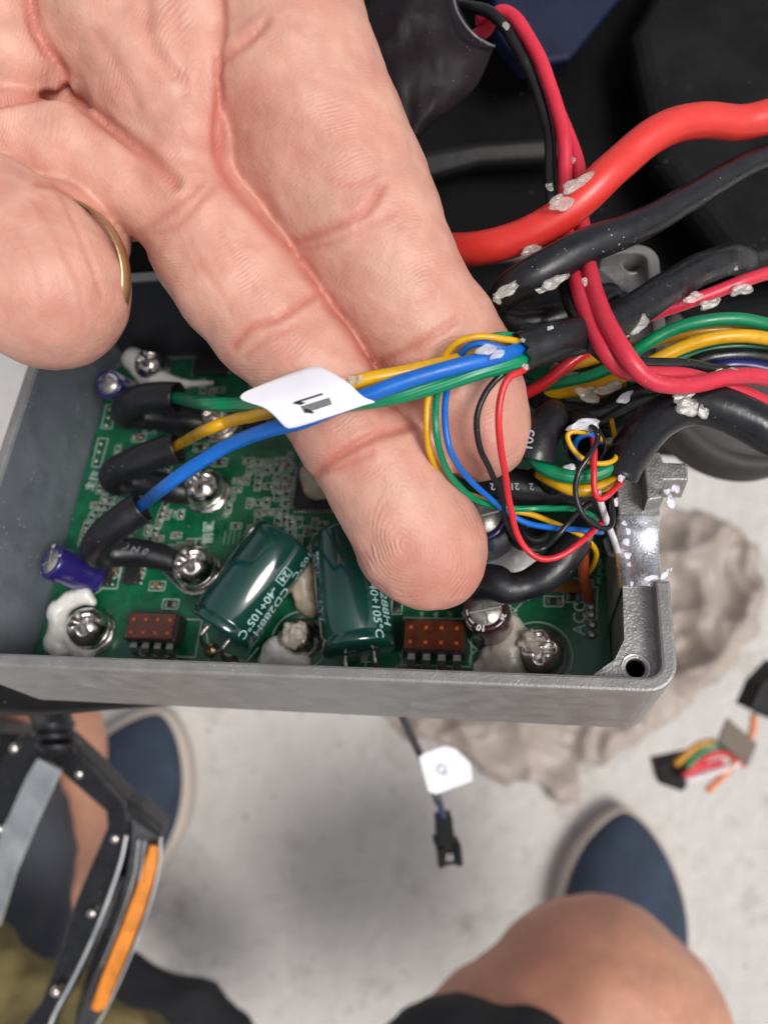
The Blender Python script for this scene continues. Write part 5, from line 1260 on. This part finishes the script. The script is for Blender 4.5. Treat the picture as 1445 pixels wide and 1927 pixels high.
wire('wire', 'thick green wire forming a short smile shaped loop between two sleeves', [(990, 835, 11.7), (1004, 862, 11.4), (1030, 884, 11.25), (1072, 897, 11.2), (1112, 894, 11.2), (1148, 880, 11.25), (1175, 858, 11.5)], .105, M_['wtwist2'], G5, seg=20)
wire('wire', 'thick yellow wire nested just under the thick green loop', [(1015, 890, 11.7), (1042, 906, 11.45), (1080, 922, 11.35), (1118, 920, 11.35), (1155, 903, 11.4), (1175, 880, 11.6)], .095, M_['wyellow'], G5, seg=18)
wire('wire', 'thin yellow wire in a small pointed loop inside the sleeve mouth', [(1150, 790, 11.6), (1158, 830, 11.3), (1158, 862, 11.1), (1135, 872, 11.0), (1105, 868, 11.0), (1080, 848, 11.0), (1068, 824, 11.0), (1074, 813, 11.0), (1095, 813, 11.05), (1125, 822, 11.2), (1145, 840, 11.5)], .038, M_['wyellow'], G5)
wire('wire', 'thin blue wire curled in the smallest loop inside the sleeve mouth', [(1100, 878, 11.7), (1082, 852, 11.4), (1084, 830, 11.2), (1100, 818, 11.1), (1118, 820, 11.15), (1135, 838, 11.5)], .042, M_['wblue'], G5)
wire('wire', 'thin red wire folded into a V beside the arching sheath', [(1112, 812, 11.3), (1118, 845, 11.0), (1117, 885, 10.9), (1119, 925, 10.9), (1130, 939, 10.95), (1148, 928, 11.0), (1170, 905, 11.3)], .046, M_['wred'], G5)
wire('wire', 'thin black wire in a tall oval loop in front of the thick green one', [(1100, 800, 11.2), (1118, 806, 10.9), (1124, 828, 10.8), (1108, 858, 10.7), (1088, 890, 10.7), (1083, 930, 10.75), (1098, 970, 10.8), (1130, 993, 10.9), (1150, 988, 11.0), (1152, 960, 11.1), (1148, 930, 11.2)], .040, M_['wblack'], G5)
wire('wire', 'thin white wire hanging from the red V into the box', [(1124, 925, 11.1), (1132, 952, 11.2), (1145, 990, 11.5), (1158, 1025, 12.0), (1160, 1042, 12.4), (1148, 1040, 12.7), (1140, 1015, 12.9)], .050, M_['wwhite'], G5)
sb = wire('cable', 'black shrink wrapped lead snaking over the white sealant to the board', [(880, 1100, 12.4), (925, 1098, 12.1, 1.1), (955, 1107, 12.0, .98), (985, 1104, 12.0, .9), (1020, 1088, 12.0), (1052, 1060, 12.0), (1078, 1025, 12.1), (1095, 992, 12.4), (1115, 960, 12.8)], .265, M_['shrink'], None, 'cable', seg=24, wob=.03)
wire('wire', 'brick brown wire standing in the board beside the letters ACC', [(1105, 1010, 12.4), (1099, 1040, 12.6), (1098, 1080, 12.9), (1104, 1112, 13.1), (1108, 1130, 13.3)], .088, M_['wbrown'], None, seg=16)
kn = MB(); T_ = facing(1008, 990, 12.0, -15, 10); kn.lathe([(.30, -.5), (.30, -.05), (.27, .02), (.16, .03), (.15, -.12), (0, -.13)]); kb = kn.build('plug_end', M_['black'], M=T_.M); tag(kb, 'round black plug end with a hollow centre between the thin wires', 'plug')
# thick black cable falls of the right wall and residue
rd = empty('sealant_residue', BX.M @ Matrix.Translation((-.6, saddle1, 0)), 'milky sealant residue clinging to the right wall of the box', 'sealant')
bpy.context.view_layer.update()
for i, (x, y, d, sz, el, ro_) in enumerate([(1178, 1020, 11.75, 13, .6, .1), (1182, 1000, 11.8, 11, .6, .3), (1180, 1045, 11.7, 12, .7, -.2), (1174, 985, 11.8, 9, .6, .5), (1183, 1062, 11.65, 8, .6, .5), (1262, 945, 11.6, 22, .5, .1), (1270, 920, 11.6, 14, .8, .3), (1255, 925, 11.6, 10, .8, .6), (1250, 1082, 11.3, 9, 1.8, 1.), (1158, 945, 11.5, 14, .5, .1), (1225, 1088, 11.3, 10, 1.8, .1), (1188, 1098, 11.3, 8, .5, .1), (1262, 1072, 11.2, 6, .4, -.5)]):
    flake(x, y, d, sz, rd, 130+i, 'flakelilac', el, ro_)
# ================================================================ BEHIND AND BELOW
# black bicycle frame body filling the upper right
fr = empty('bicycle_frame', Matrix.Translation(P(1100, 300, 22)), 'matt black electric bicycle frame and housing behind the red and black cables', 'bicycle frame')
bpy.context.view_layer.update()
def slab(name, poly, d, depth, material, parent, tx=0, ty=0, bev=.25, rz=0, c=None):
    cx_, cy_ = c if c else (sum(p[0] for p in poly)/len(poly), sum(p[1] for p in poly)/len(poly))
    pl_ = facing(cx_, cy_, d, tx, ty, rz); lp = [pl_.L(*p) for p in poly]
    ar = sum(lp[i][0]*lp[(i+1) % len(lp)][1]-lp[(i+1) % len(lp)][0]*lp[i][1] for i in range(len(lp)))
    if ar < 0: lp = lp[::-1]
    o_ = MB().add_mesh(plate_mesh([lp], -depth, 0, bev, 3), 0).build(name, material, M=pl_.M); bpy.context.view_layer.update()
    if parent: rel(o_, parent)
    return o_
slab('housing', [(-400, -700), (2100, -700), (2100, 640), (1500, 800), (1290, 780), (1262, 700), (700, 620), (60, 560), (-400, 300)], 21, 6, M_['blackdeep'], fr, -6, 4, .6)
slab('blue_panel', [(905, -200), (1330, -200), (1120, 55), (1075, 110), (990, 125), (940, 60)], 19.5, .6, M_['bluedark'], fr, -4, 12, .15)
slab('cross_rib', [(700, 300), (900, 262), (1060, 250), (1080, 300), (900, 310), (720, 360)], 19.8, .8, M_['black'], fr, 10, 0, .2)
slab('corner_cover', [(1330, -200), (1800, -200), (1800, 420), (1400, 520), (1230, 300), (1180, 60)], 19.2, 1.2, M_['black'], fr, -8, -10, .5)
slab('lower_shell', [(1262, 560), (1800, 480), (1800, 900), (1262, 800)], 18.4, 2.0, M_['blackdeep'], fr, 6, -4, .5)
slab('side_shell', [(235, 430), (520, 440), (470, 700), (300, 640), (215, 600)], 17.4, 1.0, M_['black'], fr, 10, 14, .3) if False else None
slab('cable_clip', [(640, 280), (700, 250), (735, 300), (690, 360), (650, 330)], 19.0, .5, M_['black'], fr, 5, -10, .15)
# round motor cover
mc = MB(); plm = facing(1412, 706, 18.3, -14, 4)
mc.lathe([(0, -1.0), (2.35, -1.0), (2.4, -.3), (2.34, -.05), (2.2, 0), (2.02, .0), (1.99, -.05), (1.95, .0), (1.9, .02), (0, .06)], seg=72)
o = mc.build('round_cover', M_['dkplastic'], M=plm.M); tag(o, 'round black cover with a rim groove below the arching sheath', 'cover')
# black rail under the box, seen below its front wall
rl = MB(); pts = spline([(*P(-40, 1262, 16.5), .9), (*P(90, 1280, 16.5), .75), (*P(220, 1291, 16.6), .50), (*P(330, 1290, 16.8), .42), (*P(440, 1285, 17.4), .42), (*P(560, 1270, 18.2), .40)], 8)
rl.tube([p[:3] for p in pts], [p[3] for p in pts], seg=20, flat=.7); o = rl.build('chain_stay', M_['black'], recenter=True); bpy.context.view_layer.update(); rel(o, fr)

# taped connector
tc_ = empty('taped_connector', Matrix.Translation(P(800, 120, 12.8)), 'black film wrapped connector at the top with red and black wires entering its mouth', 'connector')
bpy.context.view_layer.update()
Ledge = spline([(660, 80), (700, 150), (745, 230), (765, 262), (775, 268)], 8); 
Redge = spline([(860, -30), (880, 40), (925, 85), (895, 165), (850, 210), (790, 262)], 8)
mb = MB(); A1 = resamp(np.array([(700, -60), (690, 40), (672, 90), (700, 160), (745, 235), (772, 270)], float), 26)
B1 = resamp(np.array([(850, -60), (862, 10), (890, 60), (930, 84), (918, 120), (898, 160), (862, 198), (815, 232), (780, 268)], float), 26)
vs = []; n3 = 18
for sgn in (1, -1):
    for i in range(26):
        for j in range(n3+1):
            t_ = j/n3; q = A1[i]*(1-t_)+B1[i]*t_
            th = .55*math.sin(math.pi*t_)**.6*(1-.45*(i/25)**3)
            wr = .10*mnoise.noise(Vector((q[0]*.016, q[1]*.016, 2)))+.05*mnoise.noise(Vector((q[0]*.05, q[1]*.03, 7)))
            vs.append(P(q[0], q[1], 12.9 - sgn*th*.8 + (wr if sgn > 0 else 0)))
m_ = 26*(n3+1); fs = []
for t_ in (0, 1):
    for i in range(25):
        for j in range(n3):
            f = [t_*m_+i*(n3+1)+j, t_*m_+(i+1)*(n3+1)+j, t_*m_+(i+1)*(n3+1)+j+1, t_*m_+i*(n3+1)+j+1]; fs.append(f if not t_ else f[::-1])
mb.add(vs, fs); o = mb.build('film_wrap', M_['film'] if 'film' in M_ else M_['shrink'], recenter=True); bpy.context.view_layer.update(); rel(o, tc_)
edge = [P(x, y, 12.42+dd) for x, y, dd in [(850, -30, .1), (857, 12, .02), (872, 42, -.02), (893, 66, .0), (915, 80, .12), (930, 86, .3)]]
o = MB().tube([Vector(q) for q in spline(edge, 6)], .022, seg=8).build('mouth_edge', mat('worn_film_edge', (.16, .17, .18), .35, var=.4, vscale=6), recenter=True); bpy.context.view_layer.update(); rel(o, tc_)

# pedal of the bicycle
pd = empty('pedal', Matrix.Translation(P(130, 1650, 26)), 'black bicycle platform pedal with orange reflector strip at the lower left', 'pedal')
bpy.context.view_layer.update()
def pbar(name, pts, r, material, flat=1.0, seg=16, d=26.0):
    q = [(*P(p[0], p[1], p[2] if len(p) > 2 else d), (p[3] if len(p) > 3 else 1)) for p in pts]; s_ = spline(q, 8)
    o_ = MB().tube([x[:3] for x in s_], [x[3]*r for x in s_], seg=seg, flat=flat, flatdir=CR.col[2]).build(name, material, recenter=True); bpy.context.view_layer.update(); rel(o_, pd); return o_
pbar('axle', [(70, 1265, 24.5, 1.5), (88, 1300, 25, 1.4), (96, 1340, 25.4, 1.05), (104, 1368, 25.6, .95), (108, 1400, 25.9, 1.0)], .62, M_['pedal'], 1., 20)
for k, (x, y) in enumerate([(98, 1362), (104, 1382), (110, 1402)]):
    T_ = facing(x, y, 25.55, 78, 0, 18); rg_ = MB(); rg_.lathe([(.60, -.10), (.74, -.06), (.74, .06), (.60, .10)], seg=24)
    o = rg_.build('lock_nut', M_['pedal'], M=T_.M); bpy.context.view_layer.update(); rel(o, pd)
slab('cage', [(28, 1392), (60, 1372), (125, 1392), (175, 1440), (238, 1510), (246, 1545), (225, 1640), (190, 1740), (150, 1840), (100, 1927), (60, 2050), (10, 2050), (20, 1960), (75, 1890), (112, 1790), (140, 1700), (165, 1640), (200, 1560), (198, 1530), (120, 1462), (92, 1430), (70, 1440), (30, 1520), (0, 1580), (-60, 1700), (-110, 1690), (-70, 1560), (-20, 1450)], 26.0, .9, M_['pedal'], pd, 3, -4, .14, 0, (130, 1650))
slab('hub', [(-60, 1380), (40, 1385), (85, 1440), (60, 1500), (20, 1570), (-60, 1640)], 26.3, 1.3, M_['black'], pd, 3, -4, .2, 0, (130, 1650))
slab('bright_plate', [(70, 1428), (114, 1450), (70, 1545), (28, 1645), (-2, 1745), (-40, 1740), (-30, 1640), (10, 1550), (50, 1460)], 25.6, .12, M_['chrome'], pd, 6, -22, .03)
pbar('bright_edge', [(238, 1572, 25.4), (228, 1620, 25.4), (205, 1690, 25.4), (175, 1765, 25.4), (140, 1840, 25.4), (100, 1915, 25.4), (85, 1970, 25.4)], .055, M_['chrome'], 1.0, 10)
slab('reflector_housing', [(246, 1540), (268, 1546), (304, 1570), (300, 1620), (286, 1690), (255, 1780), (215, 1870), (175, 1935), (140, 1935), (160, 1870), (200, 1780), (228, 1690), (243, 1610)], 25.7, 1.1, M_['smoke'], pd, 2, 18, .1)
slab('reflector', [(282, 1592), (299, 1595), (294, 1640), (273, 1712), (238, 1802), (199, 1898), (184, 1908), (170, 1900), (196, 1828), (228, 1748), (258, 1668)], 25.42, .22, M_['reflect'], pd, 2, 14, .05)
pbar('bright_edge', [(303, 1575, 25.3), (300, 1630, 25.3), (283, 1700, 25.3), (250, 1790, 25.3), (210, 1880, 25.3), (180, 1935, 25.3)], .03, M_['chrome'], 1.0, 8)
slab('end_cap', [(240, 1510), (262, 1520), (306, 1562), (300, 1580), (250, 1548), (238, 1530)], 25.6, 1.0, M_['pedal'], pd, 0, 0, .1)
pbar('rib', [(262, 1580, 25.55), (252, 1650, 25.55), (225, 1735, 25.55), (188, 1825, 25.55), (155, 1900, 25.55)], .022, M_['chrome'], 1.0, 6)
pbar('rib', [(273, 1582, 25.5), (262, 1655, 25.5), (236, 1740, 25.5), (198, 1832, 25.5), (163, 1910, 25.5)], .018, M_['chrome'], 1.0, 6)
st = MB(); st.lathe([(.16, -.25), (.16, .05), (.13, .12), (.06, .15), (0, .15)], seg=14); stm = st.mesh('stud', [M_['steel']])
for (x, y) in [(150, 1456), (217, 1578), (174, 1718), (106, 1866), (-2, 1560), (28, 1408)]:
    o = bpy.data.objects.new('stud', stm); COL.objects.link(o); o.matrix_world = facing(x, y, 25.9, 8, -4).M; bpy.context.view_layer.update(); rel(o, pd)

# dangling plug in the middle, with its white tag
dg_ = empty('dangling_plug', Matrix.Translation(P(840, 1590, 24)), 'black two pin plug hanging on a black lead with a white tag below the box', 'connector')
bpy.context.view_layer.update()
def dpart(o_): bpy.context.view_layer.update(); rel(o_, dg_); return o_
def dw(name, pts, r, m_, root, seg=12):
    s_ = spline([P(*p) for p in pts], 8); o_ = MB().tube([Vector(x) for x in s_], r, seg=seg).build(name, m_, recenter=True); bpy.context.view_layer.update(); rel(o_, root); return o_
dw('lead', [(700, 1240, 20), (745, 1325, 22), (768, 1372, 23), (790, 1420, 23.8), (808, 1460, 24), (826, 1512, 24)], .125, M_['wblack'], dg_)
dw('core', [(820, 1500, 24), (829, 1530, 24), (836, 1560, 24.1)], .06, M_['wnavy'], dg_, 8); dw('core', [(826, 1500, 24), (835, 1530, 24), (842, 1560, 24.1)], .06, M_['grey_cloth'], dg_, 8)
slab('paper_tag', [(787, 1422), (836, 1404), (858, 1410), (886, 1438), (889, 1470), (820, 1496), (806, 1490)], 23.75, .06, M_['tagw'], dg_, -6, 8, .02)
mk_ = facing(832, 1450, 23.66, -6, 8, 20); ring_ = MB(); ring_.add_mesh(text_mesh('Q', .42, .0), 0); o = ring_.build('print', M_['printg'], M=mk_.M); dpart(o)
slab('plug_body', [(821, 1546), (851, 1541), (857, 1590), (866, 1592), (872, 1626), (862, 1628), (828, 1633), (822, 1600), (817, 1590), (823, 1588)], 24.0, .6, M_['black'], dg_, 6, 4, .05)
slab('plug_prong', [(823, 1600), (836, 1598), (838, 1634), (826, 1637)], 23.9, .35, M_['black'], dg_, 6, 4, .04)
slab('plug_prong', [(856, 1596), (868, 1594), (872, 1630), (860, 1633)], 23.9, .35, M_['black'], dg_, 6, 4, .04)
for x in (842, 850): slab('contact', [(x-2, 1608), (x+2, 1608), (x+2, 1622), (x-2, 1622)], 23.9, .1, M_['solder'], dg_, 6, 4, .01)

# plugs and taupe tag lying on the ground at the right
pg = empty('plug_cluster', Matrix.Translation(P(1340, 1430, 55)), 'blurred cluster of coloured leads and black plug with a taupe tag near the right edge', 'connector')
bpy.context.view_layer.update()
slab('paper_tag', [(1370, 1352), (1425, 1400), (1408, 1444), (1352, 1396)], 50, .2, M_['brownconn'], pg, 8, 10, .05)
slab('plug_body', [(1232, 1440), (1300, 1426), (1310, 1460), (1285, 1492), (1240, 1476)], 52, 1.6, M_['black'], pg, 4, -5, .2)
slab('plug_body', [(1432, 1290), (1470, 1250), (1500, 1300), (1450, 1355), (1412, 1335)], 50, 1.8, M_['black'], pg, 0, 8, .2)
for (nm, pts, c_) in [('lead', [(1295, 1450), (1330, 1425), (1365, 1418), (1400, 1440)], 'wred'), ('lead', [(1290, 1445), (1320, 1415), (1350, 1402), (1385, 1415)], 'wgreen'), ('lead', [(1290, 1470), (1330, 1458), (1370, 1445), (1410, 1425)], 'wwhite'),
                      ('lead', [(1418, 1345), (1416, 1375), (1400, 1410), (1370, 1450), (1330, 1490)], 'copperwire'), ('lead', [(1285, 1460), (1320, 1445), (1360, 1435)], 'wpink'), ('lead', [(1270, 1440), (1310, 1405), (1345, 1395)], 'wochre')]:
    if c_ == 'copperwire' and c_ not in M_: M_[c_] = mat('orange_insulation', (.70, .22, .07), .4)
    dw(nm, [(x, y, 51) for x, y in pts], .24, M_[c_], pg, 8)

# crumpled sheet on the ground, outlines and folds from its own relief
def sheet():
    outl = [(700, 1330), (770, 1390), (870, 1420), (960, 1470), (1050, 1512), (1110, 1460), (1190, 1400), (1250, 1360), (1330, 1300), (1400, 1220), (1436, 1110), (1425, 1030), (1370, 985), (1300, 965), (1240, 940), (1160, 900), (1000, 1000), (800, 1200)]
    pts_ = [ground.L(*p) for p in outl]; P2 = np.array(pts_)
    x0_, x1_ = P2[:, 0].min(), P2[:, 0].max(); y0_, y1_ = P2[:, 1].min(), P2[:, 1].max(); st_ = .30
    xs = np.arange(x0_, x1_, st_); ys = np.arange(y0_, y1_, st_); XX, YY = np.meshgrid(xs, ys)
    X, Y = XX.ravel(), YY.ravel(); ins = np.zeros(len(X), bool); dmin = np.full(len(X), 1e9); j = len(P2)-1
    for i in range(len(P2)):
        a, b = P2[i], P2[j]; c = ((a[1] > Y) != (b[1] > Y)) & (X < (b[0]-a[0])*(Y-a[1])/(b[1]-a[1]+1e-12)+a[0]); ins ^= c
        d = b-a; t = np.clip(((X-a[0])*d[0]+(Y-a[1])*d[1])/(d@d), 0, 1); dmin = np.minimum(dmin, np.hypot(X-a[0]-t*d[0], Y-a[1]-t*d[1])); j = i
    sgn = np.where(ins, dmin, -dmin)
    def rid(x, y, s, sd_): v = mnoise.noise(Vector((x*s, y*s, sd_))); return 1-abs(v)*2.2
    H = np.empty(len(X))
    for k in range(len(X)):
        x, y = X[k], Y[k]; wx = x+2.5*mnoise.noise(Vector((x*.12, y*.12, 5))); wy = y+2.5*mnoise.noise(Vector((x*.12, y*.12, 9)))
        h_ = 0
        for (an, fq, am, ph_) in ((.5, .085, 1.9, 0), (1.9, .11, 1.6, 1.1), (1.1, .19, 1.0, 2.3), (2.7, .26, .75, .7), (.1, .42, .4, 3.), (2.2, .7, .22, 1.9)):
            q_ = (wx*math.cos(an)+wy*math.sin(an))*fq + 1.1*mnoise.noise(Vector((x*fq*.8, y*fq*.8, ph_*3)))+ph_; q_ -= math.floor(q_)
            tri = 1-abs(q_*2-1); msk = min(1, max(0, .55+1.3*mnoise.noise(Vector((x*.07, y*.07, ph_*7+20)))))
            h_ += am*(tri**2.2)*msk
        H[k] = h_*1.25
    Z = .4 + H*np.clip(.25+sgn/2.0, 0, 1) 
    sg2 = sgn + np.array([2.4*mnoise.noise(Vector((x*.35, y*.35, 3))) for x, y in zip(X, Y)])
    keep = sg2 > 0; nx_ = len(xs); fs = []
    for r in range(len(ys)-1):
        for c in range(nx_-1):
            q = [r*nx_+c, r*nx_+c+1, (r+1)*nx_+c+1, (r+1)*nx_+c]
            if all(keep[i] for i in q): fs.append(q)
    used = sorted(set(i for f in fs for i in f)); mp = {a: b for b, a in enumerate(used)}
    o_ = MB().add([(X[i], Y[i], max(.35, Z[i])) for i in used], [[mp[i] for i in f] for f in fs]).build('crumpled_sheet', M_['rag'], recenter=True)
    so_ = o_.modifiers.new('thickness', 'SOLIDIFY'); so_.thickness = .05
    tag(o_, 'crumpled dusty beige sheet lying on the concrete behind the box', 'sheet')
sheet()
